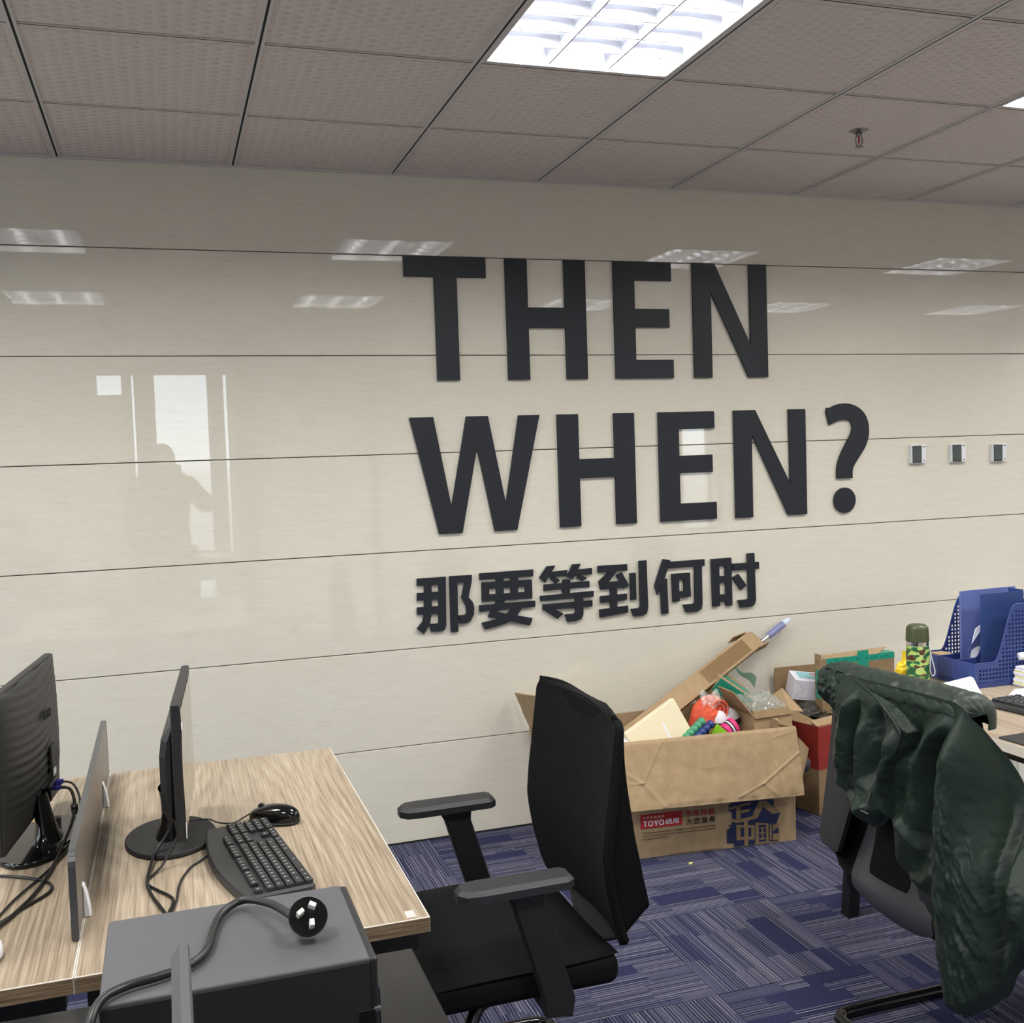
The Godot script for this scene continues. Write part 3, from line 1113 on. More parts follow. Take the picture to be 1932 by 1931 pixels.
func left_desk_things():
	# slim monitor seen edge-on
	var t := thing("monitor", "slim black monitor seen edge-on, beside the keyboard on the left table", "monitor", V(-0.025, 0.75, 1.79))
	oval_base(M.matt_black, t, 0.092, 0.122)
	var q := Transform3D(Basis(Vector3.UP, -0.065), V(0.034, 0.198, 0.01))
	var b := MB.new()
	b.t = q
	b.rbox(Vector3.ZERO, V(0.017, 0.268, 0.415), 0.003, 2)
	part("bezel", b, M.black_plastic, t)
	b = MB.new()
	b.t = q
	b.box(V(0.0086, 0.006, 0), V(0.0008, 0.226, 0.385))
	part("screen", b, M.screen, t)
	b = MB.new()
	b.t = q
	b.sheet(14, 6, 0.0003, func(u, w): return V(0.0100 + 0.0007 * sin(u * 31.0 + w * 9.0), -0.125 + w * 0.245, 0.200 - u * 0.375))
	part("protective_film", b, M.film_beige, t)
	b = MB.new()
	b.t = q
	b.slab(V(0.0112, 0.085, 0.205), V(0.0112, 0.075, 0.190), V(0.0116, 0.094, 0.180), V(0.0112, 0.097, 0.204), 0.001)
	b.slab(V(0.0112, -0.128, 0.206), V(0.0112, -0.128, 0.196), V(0.0112, -0.100, 0.198), V(0.0112, -0.095, 0.206), 0.001)
	part("film_tab", b, M.white_paper, t)
	b = MB.new()
	b.t = q * Transform3D(Basis(Vector3.UP, 0), V(-0.008, -0.005, 0))
	b.prism(PackedVector2Array([Vector2(0, -0.115), Vector2(0, 0.09), Vector2(-0.026, 0.055), Vector2(-0.031, 0.02), Vector2(-0.031, -0.088), Vector2(-0.018, -0.112)]), -0.14, 0.14, 0.012)
	part("rear_housing", b, M.black_plastic, t)
	b = MB.new()
	b.t = Transform3D(Basis(Vector3.UP, -0.065), V(0, 0, 0))
	b.grid(16, 8, func(u, w):
		var a: float = -u * TAU
		return V(-0.005 + 0.010 * w + cos(a) * (0.026 - 0.010 * sin(w * PI)), 0.010 + 0.105 * w, 0.004 + sin(a) * (0.05 - 0.016 * sin(w * PI))), true)
	part("neck", b, M.gloss_black, t)
	# monitor turned away, ridged back towards us
	t = thing("monitor", "black monitor with a ridged curved back and glossy stand at the left edge", "monitor", V(-0.29, 0.75, 1.70), -0.106)
	oval_base(M.gloss_black, t, 0.078, 0.150)
	b = MB.new()
	b.rbox(V(-0.022, 0.205, -0.03), V(0.020, 0.308, 0.505), 0.006, 2)
	part("bezel", b, M.black_plastic, t)
	b = MB.new()
	b.sheet(30, 84, 0.004, func(u, w):
		var z: float = 0.25 - u * 0.5
		var e: float = 4.0 * u * (1.0 - u)
		var y: float = -0.152 + 0.304 * w
		var ph: float = (w - 0.10 * pow(absf(u - 0.45) * 2.0, 1.7)) * 16.0
		var saw: float = fposmod(ph, 1.0)
		var ridge: float = (saw / 0.7 if saw < 0.7 else (1.0 - saw) / 0.3) * 0.0046 * clampf((w - 0.12) * 8.0, 0, 1)
		return V(-0.011 + 0.022 * pow(e, 0.6) * pow(4.0 * w * (1.0 - w), 0.45) + ridge * clampf(e * 2.2, 0, 1), y + 0.205, z - 0.03))
	part("rear_cover", b, M.ridged_black, t)
	b = MB.new()
	b.rbox(V(-0.0335, 0.21, -0.03), V(0.001, 0.27, 0.47), 0.0004)
	part("screen", b, M.screen, t)
	b = MB.new()
	b.slab(V(0.0200, 0.118, -0.070), V(0.0185, 0.118, -0.118), V(0.0195, 0.188, -0.112), V(0.0210, 0.188, -0.064), 0.004)
	part("rating_label", b, M.case_front, t)
	b = MB.new()
	b.slab(V(0.0206, 0.121, -0.078), V(0.0197, 0.121, -0.106), V(0.0202, 0.135, -0.105), V(0.0211, 0.135, -0.077), 0.003)
	part("white_label", b, M.white_plastic, t)
	b = MB.new()
	for k in 5:
		b.rbox(V(0.0185, 0.262 + 0.001 * k, -0.085 + 0.014 * k), V(0.003, 0.020, 0.005), 0.001)
	part("embossed_mark", b, M.ridged_black, t)
	b = MB.new()
	b.rbox(V(0.010, 0.090, -0.085), V(0.020, 0.034, 0.085), 0.004)
	part("port_recess", b, M.gloss_black, t)
	b = MB.new()
	b.grid(20, 10, func(u, w):
		var a: float = -u * TAU
		var k: float = pow(w, 0.5)
		return V(0.004 - 0.01 * w + 0.016 + cos(a) * (0.030 - 0.018 * k), 0.012 + 0.10 * w, 0.01 + sin(a) * (0.055 - 0.032 * k)), true)
	part("neck", b, M.gloss_black, t)
	b = MB.new()
	b.grid(20, 2, func(u, w):
		var a: float = -u * TAU
		return V(0.013 + cos(a) * 0.0155, 0.066 + 0.014 * w, 0.01 + sin(a) * 0.027), true)
	part("chrome_collar", b, M.chrome, t)
	# its video and power leads
	t = thing("video_cable", "black video cable with a blue plug hanging from the ridged monitor", "cable", V(-0.268, 0.75, 1.61))
	b = MB.new()
	b.rbox(V(-0.012, 0.090, -0.004), V(0.035, 0.014, 0.030), 0.003)
	b.rbox(V(0.010, 0.090, -0.004), V(0.016, 0.010, 0.018), 0.002)
	part("plug", b, M.plug_blue, t)
	part("cord", tubem([V(0.016, 0.089, -0.002), V(0.036, 0.083, 0.0), V(0.045, 0.055, 0.02), V(0.042, 0.03, 0.08), V(0.028, 0.010, 0.18), V(0.016, 0.005, 0.30), V(-0.006, 0.005, 0.42), V(-0.055, 0.005, 0.55), V(-0.14, 0.005, 0.68)], 0.0034), M.cable, t)
	var fb := MB.new()
	fb.t = Transform3D(Basis(Vector3.RIGHT, 0.5), V(0.0452, 0.046, 0.028))
	fb.lathe([Vector2(0.0, -0.012), Vector2(0.006, -0.012), Vector2(0.0075, -0.009), Vector2(0.0075, 0.009), Vector2(0.006, 0.012), Vector2(0, 0.012)], 14)
	part("ferrite_bead", fb, M.cable, t)
	t = thing("power_cable", "thin black power cable looping beside the low grey partition", "cable", V(-0.268, 0.75, 1.61))
	part("plug", boxm(V(0.022, 0.010, 0.010), 0.002), M.plug_blue, t, V(0.012, 0.101, -0.006))
	part("cord", tubem([V(0.02, 0.101, -0.006), V(0.044, 0.092, 0.0), V(0.058, 0.055, 0.035), V(0.048, 0.012, 0.13), V(0.02, 0.004, 0.25), V(-0.03, 0.004, 0.40), V(-0.06, 0.004, 0.50), V(-0.15, 0.004, 0.62)], 0.0024), M.cable, t)
	solo("desk_cable", tubem([V(-0.42, 0.754, 1.84), V(-0.34, 0.7535, 1.875), V(-0.28, 0.7535, 1.915), V(-0.245, 0.7535, 1.955), V(-0.242, 0.7535, 2.00), V(-0.28, 0.7535, 2.06), V(-0.33, 0.7535, 2.14), V(-0.40, 0.7535, 2.2)], 0.0028), M.cable, "loose black cable curving on the leftmost oak table in front of the round monitor base", "cable")
	t = thing("marker_pen", "tan and grey marker pen lying behind the glossy monitor base", "pen", V(-0.295, 0.7565, 1.575), 0.12)
	b = MB.new()
	b.t = Transform3D(Basis(Vector3.BACK, PI / 2), Vector3.ZERO)
	b.lathe([Vector2(0, 0.0), Vector2(0.0055, 0.0), Vector2(0.006, 0.002), Vector2(0.006, 0.05), Vector2(0.0, 0.05)], 12)
	part("tan_cap", b, mat("pen_tan", rgb(206, 146, 76), 0.5), t)
	b = MB.new()
	b.t = Transform3D(Basis(Vector3.BACK, -PI / 2), Vector3.ZERO)
	b.lathe([Vector2(0, 0.0), Vector2(0.0055, 0.0), Vector2(0.0055, 0.07), Vector2(0.003, 0.078), Vector2(0, 0.08)], 12)
	part("barrel", b, mat("pen_grey", rgb(126, 130, 136), 0.5), t)
	solo("computer_mouse", lathem([Vector2(0, 0), Vector2(0.026, 0.0), Vector2(0.030, 0.006), Vector2(0.028, 0.018), Vector2(0.018, 0.028), Vector2(0, 0.031)], 20, Vector2(1, 1.7)), M.white_plastic, "pale grey mouse cut off by the left edge, on the leftmost oak table", "mouse", V(-0.318, 0.7502, 2.235), 0.3)
	# leads of the slim monitor
	var grp := "black leads trailing from the slim monitor"
	solo("monitor_cable", tubem([V(0.0, 0.87, 1.87), V(-0.025, 0.80, 1.87), V(-0.055, 0.765, 1.90), V(-0.068, 0.7545, 1.99), V(-0.068, 0.7535, 2.04), V(-0.058, 0.7535, 2.10), V(-0.040, 0.7535, 2.17), V(-0.02, 0.7535, 2.26)], 0.0032), M.cable, "thicker black lead dropping from the slim monitor and running along the table", "cable", Vector3.ZERO, 0, grp)
	solo("monitor_cable", tubem([V(0.004, 0.86, 1.90), V(-0.012, 0.80, 1.93), V(-0.045, 0.757, 1.965), V(-0.070, 0.7535, 2.02), V(-0.050, 0.7535, 2.07), V(-0.030, 0.7535, 2.105), V(-0.023, 0.7535, 2.14), V(-0.04, 0.7535, 2.22)], 0.0026), M.cable, "thinner black lead hanging from the slim monitor with a kink to the right", "cable", Vector3.ZERO, 0, grp)
	mouse_and_keyboard()

func keyboard(t: Node3D, w: float, l: float, bulge: float):
	var b := MB.new()
	b.t = Transform3D(Basis(Vector3.RIGHT, -PI / 2), Vector3.ZERO)
	var o := PackedVector2Array()
	for k in 13:
		var a := float(k) / 12
		o.append(Vector2(-w / 2 - bulge * sin(a * PI), l / 2 - l * a))
	for c in [Vector2(w / 2 - 0.008, -l / 2), Vector2(w / 2, -l / 2 + 0.008), Vector2(w / 2, l / 2 - 0.008), Vector2(w / 2 - 0.008, l / 2)]:
		o.append(c)
	b.prism(o, 0.003, 0.017, 0.004)
	part("body", b, M.keyboard_body, t)
	var cells := []
	var u := 0.0170
	var top := l / 2 - 0.007
	for k in [[0, 0, 1], [0, 2, 1], [0, 3, 1], [0, 4, 1], [0, 5, 1], [0, 6.5, 1], [0, 7.5, 1], [0, 8.5, 1], [0, 9.5, 1], [0, 11, 1], [0, 12, 1], [0, 13, 1], [0, 14, 1], [0, 15.4, 1], [0, 16.4, 1], [0, 17.4, 1]]:
		cells.append(k)
	for r in range(1, 5):
		var lead: float = [0, 1.0, 1.5, 1.75, 2.25][r]
		var n: int = [0, 13, 12, 11, 10][r]
		if r > 1:
			cells.append([r, 0, lead])
		else:
			cells.append([r, 0, 1.0])
		for k in (n - 1 if r == 1 else n):
			cells.append([r, lead + k, 1.0])
		var e: float = lead + (n - 1 if r == 1 else n)
		cells.append([r, e, 15.0 - e])
	for k in [[5, 0, 1.25], [5, 1.25, 1.25], [5, 2.5, 1.25], [5, 3.75, 6.25], [5, 10, 1.25], [5, 11.25, 1.25], [5, 12.5, 1.25], [5, 13.75, 1.25]]:
		cells.append(k)
	for r in [1, 2]:
		for k in 3:
			cells.append([r, 15.4 + k, 1.0])
	cells.append_array([[4, 16.4, 1], [5, 15.4, 1], [5, 16.4, 1], [5, 17.4, 1]])
	for r in range(1, 5):
		for k in 4:
			cells.append([r, 18.8 + k, 1.0])
	cells.append_array([[5, 18.8, 2], [5, 20.8, 1], [5, 21.8, 1]])
	var cache := {}
	var legends := MB.new()
	var xs := -w / 2 + 0.026
	for c in cells:
		var kw: float = c[2] * u - 0.0024
		if not cache.has(kw):
			var m := MB.new()
			m.rbox(V(0, 0, 0), V(0.0142, 0.008, kw), 0.0018)
			cache[kw] = m.mesh()
		var at := V(xs + c[0] * 0.0176 + (0.004 if c[0] > 0 else 0.0), 0.0205, top - (c[1] + c[2] / 2.0) * u)
		part("key", cache[kw], M.key, t, at)
		legends.box(at + V(-0.001, 0.0041, 0.001), V(0.003, 0.0003, 0.0026))
	var lg := part("key_legends", legends, M.key_print, t)
	lg.set_meta("kind", "stuff")

func mouse_and_keyboard():
	var t := thing("keyboard", "black full-size keyboard with a curved edge on the left oak table", "keyboard", V(0.136, 0.7505, 1.999), 0.131)
	keyboard(t, 0.128, 0.405, 0.024)
	var side := MB.new()
	for k in 7:
		side.rbox(V(0.055, 0.0172, -0.055 - 0.012 * k + (0.19 if k > 4 else 0.0)), V(0.011, 0.002, 0.0025), 0.001)
	part("media_keys", side, M.matt_black, t)
	solo("keyboard_cable", tubem([V(0.052, 0.757, 1.925), V(0.030, 0.7535, 1.95), V(0.010, 0.7530, 1.98), V(-0.010, 0.7530, 2.05), V(-0.018, 0.7530, 2.14), V(-0.035, 0.7530, 2.23)], 0.0022), M.cable, "thin black keyboard lead running from the curved keyboard edge across the oak table", "cable")
	t = thing("computer_mouse", "black contoured mouse lying behind the keyboard on the left oak table", "mouse", V(0.192, 0.7505, 1.765), 0.90)
	var shell := func(u, w):
		var a: float = -u * TAU
		var r: float = sin(w * PI * 0.5)
		var hz: float = 0.062 * (1.0 + 0.05 * cos(a))
		var hx: float = 0.034 * (1.0 - 0.10 * sin(a) - 0.13 * cos(a * 2.0) * 0.6)
		var z: float = sin(a) * hz * r
		var y: float = 0.004 + 0.038 * pow(cos(w * PI * 0.5), 0.62) * (1.0 - 0.28 * pow(clampf(0.5 - z / 0.124, 0, 1), 1.6))
		return V(cos(a) * hx * r * (0.90 + 0.1 * sin(w * PI)), y, z)
	var b := MB.new()
	b.grid(28, 12, func(u, w): return shell.call(u, 1.0 - w), true)
	part("shell", b, M.gloss_black, t)
	b = MB.new()
	b.lathe([Vector2(0, 0), Vector2(0.031, 0), Vector2(0.0335, 0.003), Vector2(0.0335, 0.006), Vector2(0, 0.006)], 28, Vector3.ZERO, Vector2(1, 1.83))
	part("base", b, M.matt_black, t)
	b = MB.new()
	b.t = Transform3D(Basis(Vector3.BACK, PI / 2), V(0.0035, 0.030, -0.032))
	b.lathe([Vector2(0, 0), Vector2(0.007, 0), Vector2(0.008, 0.001), Vector2(0.008, 0.006), Vector2(0.007, 0.007), Vector2(0, 0.007)], 16)
	part("wheel", b, M.matt_black, t)
	solo("mouse_cable", tubem([V(0.146, 0.764, 1.727), V(0.125, 0.757, 1.735), V(0.105, 0.7535, 1.748), V(0.075, 0.757, 1.744), V(0.050, 0.768, 1.742), V(0.0, 0.770, 1.75), V(-0.03, 0.768, 1.78)], 0.0018), M.cable, "thin black mouse lead crossing over the slim monitor's oval foot", "cable")

# ---------------------------------------------------------------- chairs
func profile(ys: Array, xs: Array, y: float) -> float:
	var n := ys.size() - 1
	for i in n:
		if y <= ys[i + 1] or i == n - 1:
			var k: float = clampf((y - ys[i]) / (ys[i + 1] - ys[i]), 0, 1)
			return cubic_interpolate(xs[i], xs[i + 1], xs[maxi(i - 1, 0)], xs[mini(i + 2, n)], k)
	return xs[n]

func back_x(y: float) -> float:
	return profile([0.40, 0.453, 0.49, 0.565, 0.64, 0.68, 0.80, 0.97], [0.290, 0.271, 0.257, 0.240, 0.230, 0.231, 0.247, 0.268], y)

func rear_x(y: float) -> float:
	return profile([0.48, 0.52, 0.60, 0.70, 0.85, 0.97], [0.350, 0.343, 0.326, 0.306, 0.288, 0.288], y)

func back_point(u: float, w: float, y0: float, y1: float, hw: float, off: float, rear := 0.0) -> Vector3:
	w = 1.0 - pow(1.0 - w, 1.7)
	var y := lerpf(y0, y1, w)
	var r := 0.024
	var half := hw
	if y > y1 - r:
		half = hw - r + sqrt(maxf(r * r - pow(y - (y1 - r), 2), 0))
	if y < y0 + 0.02:
		half -= 0.02 - sqrt(maxf(0.0004 - pow(y - (y0 + 0.02), 2), 0))
	half *= 0.955 + 0.045 * smoothstep(0.45, 0.75, y)
	var s := u * 2.0 - 1.0
	return V(lerpf(back_x(y), rear_x(y), rear) + off + 0.028 * (1.0 - s * s) * (1.0 - rear * 0.4), y + 0.010 * (1.0 - s * s) * w, s * half)

func chair(label: String, at: Vector3, turn: float, cover: Material, shell: Material) -> Node3D:
	var t := thing("office_chair", label, "chair", at, turn)
	var b := MB.new()
	b.grid(28, 20, func(u, w):        # domed seat cushion with a rolled front
		var s: float = u * 2.0 - 1.0
		var k: float = w * 2.0 - 1.0
		var x: float = 0.02 + 0.245 * k
		var edge: float = maxf(pow(absf(s), 6.0), pow(absf(k), 6.0))
		var z: float = -0.252 * s * (1.0 - 0.05 * pow(absf(k), 4.0))
		return V(x, 0.462 - 0.034 * edge - 0.014 * clampf(-k, 0, 1) * clampf(-k, 0, 1) + 0.010 * s * s, z), false)
	b.rbox(V(0.02, 0.405, 0), V(0.490, 0.066, 0.506), 0.026, 3)
	part("seat", b, M.chair_fabric, t)
	part("seat_pan", boxm(V(0.40, 0.03, 0.42), 0.012, 2), M.chair_arm_post, t, V(0.03, 0.385, 0))
	b = MB.new()
	b.sheet(26, 60, 0.018, func(u, w): return back_point(u, w, 0.445, 0.946, 0.254, 0.0))
	part("backrest", b, M.chair_mesh, t)
	for s in [0.0, 1.0]:
		b = MB.new()
		var path := []
		for k in 25:
			path.append(back_point(s, 0.02 + 0.97 * k / 24.0, 0.445, 0.946, 0.254, 0.012))
		b.tube(path, 0.010, 8, 3)
		part("piping", b, M.chair_fabric, t)
	b = MB.new()      # padded cover of the rear, cut away in an arch over the carrier
	b.sheet(44, 40, -0.012, func(u, w):
		var s: float = absf(u * 2.0 - 1.0)
		var y0: float = 0.515 + 0.15 * (1.0 - smoothstep(0.52, 0.70, s))
		var p := back_point(u, w, 0.515, 0.940, 0.250, 0.0, 1.0)
		var y: float = lerpf(y0, 0.940, 1.0 - pow(1.0 - w, 1.7))
		return V(rear_x(y) + 0.014 * (1.0 - s * s) - 0.02 * (1.0 - smoothstep(0.3, 0.6, s)) * smoothstep(0.75, 0.62, y), y + (p.y - lerpf(0.515, 0.940, 1.0 - pow(1.0 - w, 1.7))), p.z))
	part("back_cover", b, cover, t)
	for s in [-1.0, 1.0]:      # padded edge between front and rear
		b = MB.new()
		b.sheet(4, 44, 0.004, func(u, w):
			var f := back_point(0.5 + 0.5 * s, w, 0.46, 0.943, 0.251, 0.014)
			var rr := back_point(0.5 + 0.5 * s, w, 0.515, 0.939, 0.249, -0.002, 1.0)
			return f.lerp(rr, u if s > 0 else 1.0 - u))
		part("side_gusset", b, cover, t)
	# plastic carrier behind the lumbar area: a U with a dark window
	b = MB.new()
	b.sheet(24, 24, -0.010, func(u, w):
		var s: float = u * 2.0 - 1.0
		var y: float = lerpf(0.385 + 0.035 * s * s * s * s, 0.68, w)
		var hw: float = 0.112 + 0.034 * smoothstep(0.64, 0.46, y) - 0.03 * pow(clampf((0.44 - y) / 0.055, 0, 1), 2.0)
		return V(back_x(maxf(y, 0.46)) + 0.062 - 0.016 * s * s - 0.045 * pow(clampf((0.45 - y) / 0.07, 0, 1), 2.0), y, s * hw))
	part("carrier", b, shell, t)
	b = MB.new()
	b.sheet(12, 12, -0.003, func(u, w):
		var s: float = u * 2.0 - 1.0
		var y: float = lerpf(0.492, 0.675, w)
		return V(back_x(y) + 0.0665 - 0.005 * s * s, y, s * (0.072 - 0.010 * w) * (1.0 if w > 0.06 else 0.92)))
	part("window_mesh", b, M.chair_mesh, t)
	for s in [-1.0, 1.0]:
		b = MB.new()
		b.t = Transform3D(Basis(Vector3.RIGHT, -PI / 2), V(0.012, 0, s * 0.277))
		b.prism(PackedVector2Array([Vector2(-0.120, -0.014), Vector2(-0.104, -0.034), Vector2(-0.07, -0.038), Vector2(0.115, -0.036), Vector2(0.131, -0.022), Vector2(0.133, 0.018), Vector2(0.118, 0.036), Vector2(-0.07, 0.038), Vector2(-0.104, 0.034), Vector2(-0.120, 0.016)]), 0.630, 0.655, 0.009)
		part("armrest", b, M.chair_plastic, t)
		b = MB.new()
		b.t = Transform3D(Basis(Vector3.UP, 0), V(0, 0, s * 0.277))
		b.prism(PackedVector2Array([Vector2(-0.02, 0.632), Vector2(0.0, 0.622), Vector2(0.012, 0.600), Vector2(0.072, 0.392), Vector2(0.075, 0.352), Vector2(0.135, 0.345), Vector2(0.142, 0.385), Vector2(0.078, 0.600), Vector2(0.080, 0.620), Vector2(0.098, 0.632)]), -0.014, 0.014, 0.004)
		b.rbox(V(0.105, 0.367, -s * 0.045), V(0.06, 0.03, 0.10), 0.008)
		part("arm_post", b, M.chair_arm_post, t)
	var base := []
	for p in [V(0.10, 0.372, 0.17), V(-0.03, 0.370, 0.20), V(-0.075, 0.33, 0.225), V(-0.15, 0.18, 0.265), V(-0.205, 0.055, 0.285), V(-0.19, 0.020, 0.287), V(-0.13, 0.0165, 0.287), V(0.0, 0.0165, 0.287), V(0.22, 0.0165, 0.287), V(0.262, 0.0165, 0.270), V(0.275, 0.0165, 0.235), V(0.276, 0.0165, 0.0)]:
		base.append(p)
	for i in range(base.size() - 2, -1, -1):
		base.append(base[i] * V(1, 1, -1))
	part("sled_base", tubem(base, 0.0158, 10, 5), M.tube_steel, t)
	return t

func chairs():
	var c := chair("black mesh-back office chair with armrests facing the left oak tables", V(0.630, 0, 1.775), 0.0, M.chair_fabric, M.chair_arm_post)
	chair("black office chair on the right carrying a dark green rain jacket on its back", V(1.900, 0, 2.035), PI, M.chair_leather, M.chair_shell)

func along(p: Vector2, line: Array) -> Vector2:        # distance to a polyline, and how far along it
	var best := 1e9
	var at := 0.0
	for i in line.size() - 1:
		var a: Vector2 = line[i]
		var d: Vector2 = line[i + 1] - a
		var k := clampf((p - a).dot(d) / d.length_squared(), 0, 1)
		var s := p.distance_to(a + d * k)
		if s < best:
			best = s
			at = (i + k) / (line.size() - 1)
	return Vector2(best, at)

func table_at(t: Array, x: float) -> float:
	for i in t.size() - 1:
		if x <= t[i + 1][0]:
			return lerpf(t[i][1], t[i + 1][1], clampf((x - t[i][0]) / (t[i + 1][0] - t[i][0]), 0, 1))
	return t[-1][1]

func pts2(a: Array) -> Array:
	var o := []
	for i in range(0, a.size(), 2):
		o.append(Vector2(a[i], a[i + 1]))
	return o

func jacket():
	var t := thing("rain_jacket", "dark green nylon rain jacket hung over the back of the right chair", "jacket", V(1.56, 0, 2.10))
	var at := t.position
	var top := [[1.90, 0.972], [2.05, 0.978], [2.25, 0.984], [2.30, 0.984], [2.322, 0.978], [2.349, 0.934], [2.405, 0.811], [2.451, 0.733], [2.48, 0.687], [2.56, 0.575]]
	var bot := [[1.915, 0.70], [1.922, 0.684], [1.965, 0.661], [2.011, 0.642], [2.037, 0.635], [2.075, 0.652], [2.100, 0.672], [2.110, 0.640], [2.116, 0.561], [2.146, 0.539], [2.235, 0.448], [2.270, 0.418], [2.284, 0.360], [2.293, 0.334], [2.319, 0.326], [2.360, 0.340], [2.399, 0.373], [2.424, 0.413], [2.438, 0.456], [2.478, 0.517], [2.56, 0.54]]
	var hood := pts2([1.88, 0.985, 1.966, 0.971, 2.026, 0.957, 2.082, 0.944, 2.136, 0.919, 2.174, 0.891, 2.164, 0.858, 2.134, 0.81, 2.115, 0.76, 2.106, 0.70, 2.10, 0.62])
	var folds := [      # crest or valley line, height, half width
		[pts2([1.990, 0.955, 1.956, 0.849, 1.935, 0.72]), 0.026, 0.026], [pts2([2.034, 0.925, 2.025, 0.798, 2.028, 0.715, 2.03, 0.64]), 0.028, 0.026], [pts2([2.136, 0.907, 2.128, 0.825, 2.077, 0.729, 2.056, 0.648]), 0.030, 0.030],
		[pts2([2.299, 0.971, 2.221, 0.857, 2.174, 0.782, 2.13, 0.60]), 0.034, 0.036], [pts2([2.002, 0.936, 1.994, 0.816, 1.982, 0.711]), -0.020, 0.016], [pts2([2.075, 0.938, 2.092, 0.843, 2.060, 0.73]), -0.024, 0.022],
		[pts2([2.195, 0.93, 2.165, 0.794, 2.125, 0.68]), -0.022, 0.026], [pts2([2.285, 0.932, 2.242, 0.801, 2.220, 0.60]), -0.026, 0.026], [pts2([2.12, 0.70, 2.16, 0.66, 2.21, 0.62]), 0.016, 0.018], [pts2([2.150, 0.555, 2.20, 0.56, 2.23, 0.60]), 0.014, 0.016],
		[pts2([1.96, 0.70, 1.98, 0.675, 2.01, 0.66]), 0.010, 0.012], [pts2([2.07, 0.70, 2.03, 0.67]), 0.012, 0.012], [pts2([2.44, 0.72, 2.47, 0.56]), 0.016, 0.02], [pts2([2.40, 0.80, 2.43, 0.62, 2.44, 0.48]), -0.018, 0.014]]
	var left := [[0.30, 2.292], [0.334, 2.285], [0.423, 2.262], [0.614, 2.239], [0.728, 2.257], [0.863, 2.276], [0.97, 2.314]]
	var right := [[0.30, 2.39], [0.373, 2.410], [0.491, 2.424], [0.699, 2.396], [0.873, 2.366], [0.96, 2.335]]
	var nz := fnl(77, 1.0, 3)
	var shape := func(z: float, y: float) -> float:
		var p := Vector2(z, y)
		var d := 0.0
		for f in folds:
			var q := along(p, f[0])
			var w: float = f[2] * (0.5 + 0.8 * q.y)
			if q.x < w * 1.6:
				var c: float = clampf(1.0 - q.x / (w * 1.6), 0, 1)
				d += f[1] * (c * c * (3.0 - 2.0 * c) * 0.5 + c * 0.5) * smoothstep(0.0, 0.22, q.y) * (1.0 - 0.6 * smoothstep(0.8, 1.0, q.y))
		# hood panel lying over the shoulder: stands proud left of its edge
		var hx := 2.40
		for i in hood.size() - 1:
			var a: Vector2 = hood[i]
			var b: Vector2 = hood[i + 1]
			if (y - a.y) * (y - b.y) <= 0.0 and absf(a.y - b.y) > 1e-6:
				hx = a.x + (b.x - a.x) * (y - a.y) / (b.y - a.y)
		if hx < 2.3:
			d += 0.024 * smoothstep(hx + 0.005, hx - 0.003, z) * smoothstep(0.985, 0.94, y)
		# the hanging sleeve
		var l: float = table_at(left, y)
		var r: float = table_at(right, y)
		var s: float = (z - (l + r) * 0.5) / maxf((r - l) * 0.5, 0.001)
		if absf(s) < 1.0:
			d += 0.052 * sqrt(1.0 - s * s) * smoothstep(0.985, 0.86, y)
			d += 0.012 * maxf(0.0, nz.get_noise_2d(s * 1.5 + 40.0, y * 22.0 + s * 4.0)) * smoothstep(0.9, 0.7, y)
		var cr: float = 1.0 - absf(nz.get_noise_2d(z * 11.0 + y * 3.0, y * 8.0)) * 2.0
		d += 0.0030 * cr + 0.0012 * (1.0 - absf(nz.get_noise_2d(z * 30.0 + 7.0, y * 26.0)) * 2.2)
		return d
	var b := MB.new()
	b.sheet(220, 130, 0.002, func(u, w):
		var z: float = lerpf(1.915, 2.56, u)
		var y0 := table_at(bot, z) + 0.006 * nz.get_noise_2d(z * 25.0, 3.0)
		var y1 := table_at(top, z)
		var y: float = lerpf(y0, y1, w)
		var under: float = 1.0 - smoothstep(0.0, 0.035, y - y0)
		var k: float = smoothstep(0.0, 0.05, y1 - y)
		return V(1.556 - shape.call(z, y) * (0.25 + 0.75 * k) + 0.028 * under * under + 0.085 * smoothstep(2.315, 2.40, z) * smoothstep(0.62, 0.80, y), y, z) - at)
	part("body", b, M.nylon, t)
	# yoke folded over the top of the backrest to its far side
	b = MB.new()
	b.sheet(90, 34, 0.002, func(u, w):
		var z: float = lerpf(2.325, 1.796, u)
		var e: float = sqrt(maxf(0.0, 1.0 - pow(clampf((z - 2.275) / 0.05, 0, 1), 2.0))) * (0.75 + 0.25 * smoothstep(1.796, 1.83, z))
		var a: float = (w * 1.12 - 0.06) * PI
		var y1: float = 0.966 + 0.012 * smoothstep(1.80, 2.2, z)
		return V(1.610 - cos(a) * 0.060 * maxf(e, 0.12) + 0.004 * nz.get_noise_2d(z * 18.0, w * 3.0), y1 - 0.022 + sin(a) * 0.034 * e + 0.004 * (1.0 - absf(nz.get_noise_2d(z * 16.0, w * 4.0)) * 2.0) - 0.035 * pow(maxf(w - 0.6, 0.0) * 2.5, 2.0), z) - at)
	part("yoke", b, M.nylon, t)
	# collar bunched over the far top corner
	b = MB.new()
	b.sheet(60, 50, 0.002, func(u, w):
		var z: float = lerpf(1.800, 1.958, u)
		var y0: float = 0.868 + 0.012 * sin(u * 7.0) - 0.01 * u
		var y: float = lerpf(y0, 0.975, w)
		var ed: float = 1.0 - smoothstep(0.0, 0.18, u)
		return V(1.566 + 0.05 * ed * ed - 0.020 * sin(w * PI) * (1.0 - ed) - 0.010 * (1.0 - absf(nz.get_noise_2d(z * 22.0, y * 14.0)) * 2.2) + 0.016 * (1.0 - smoothstep(0.0, 0.2, w)), y, z) - at)
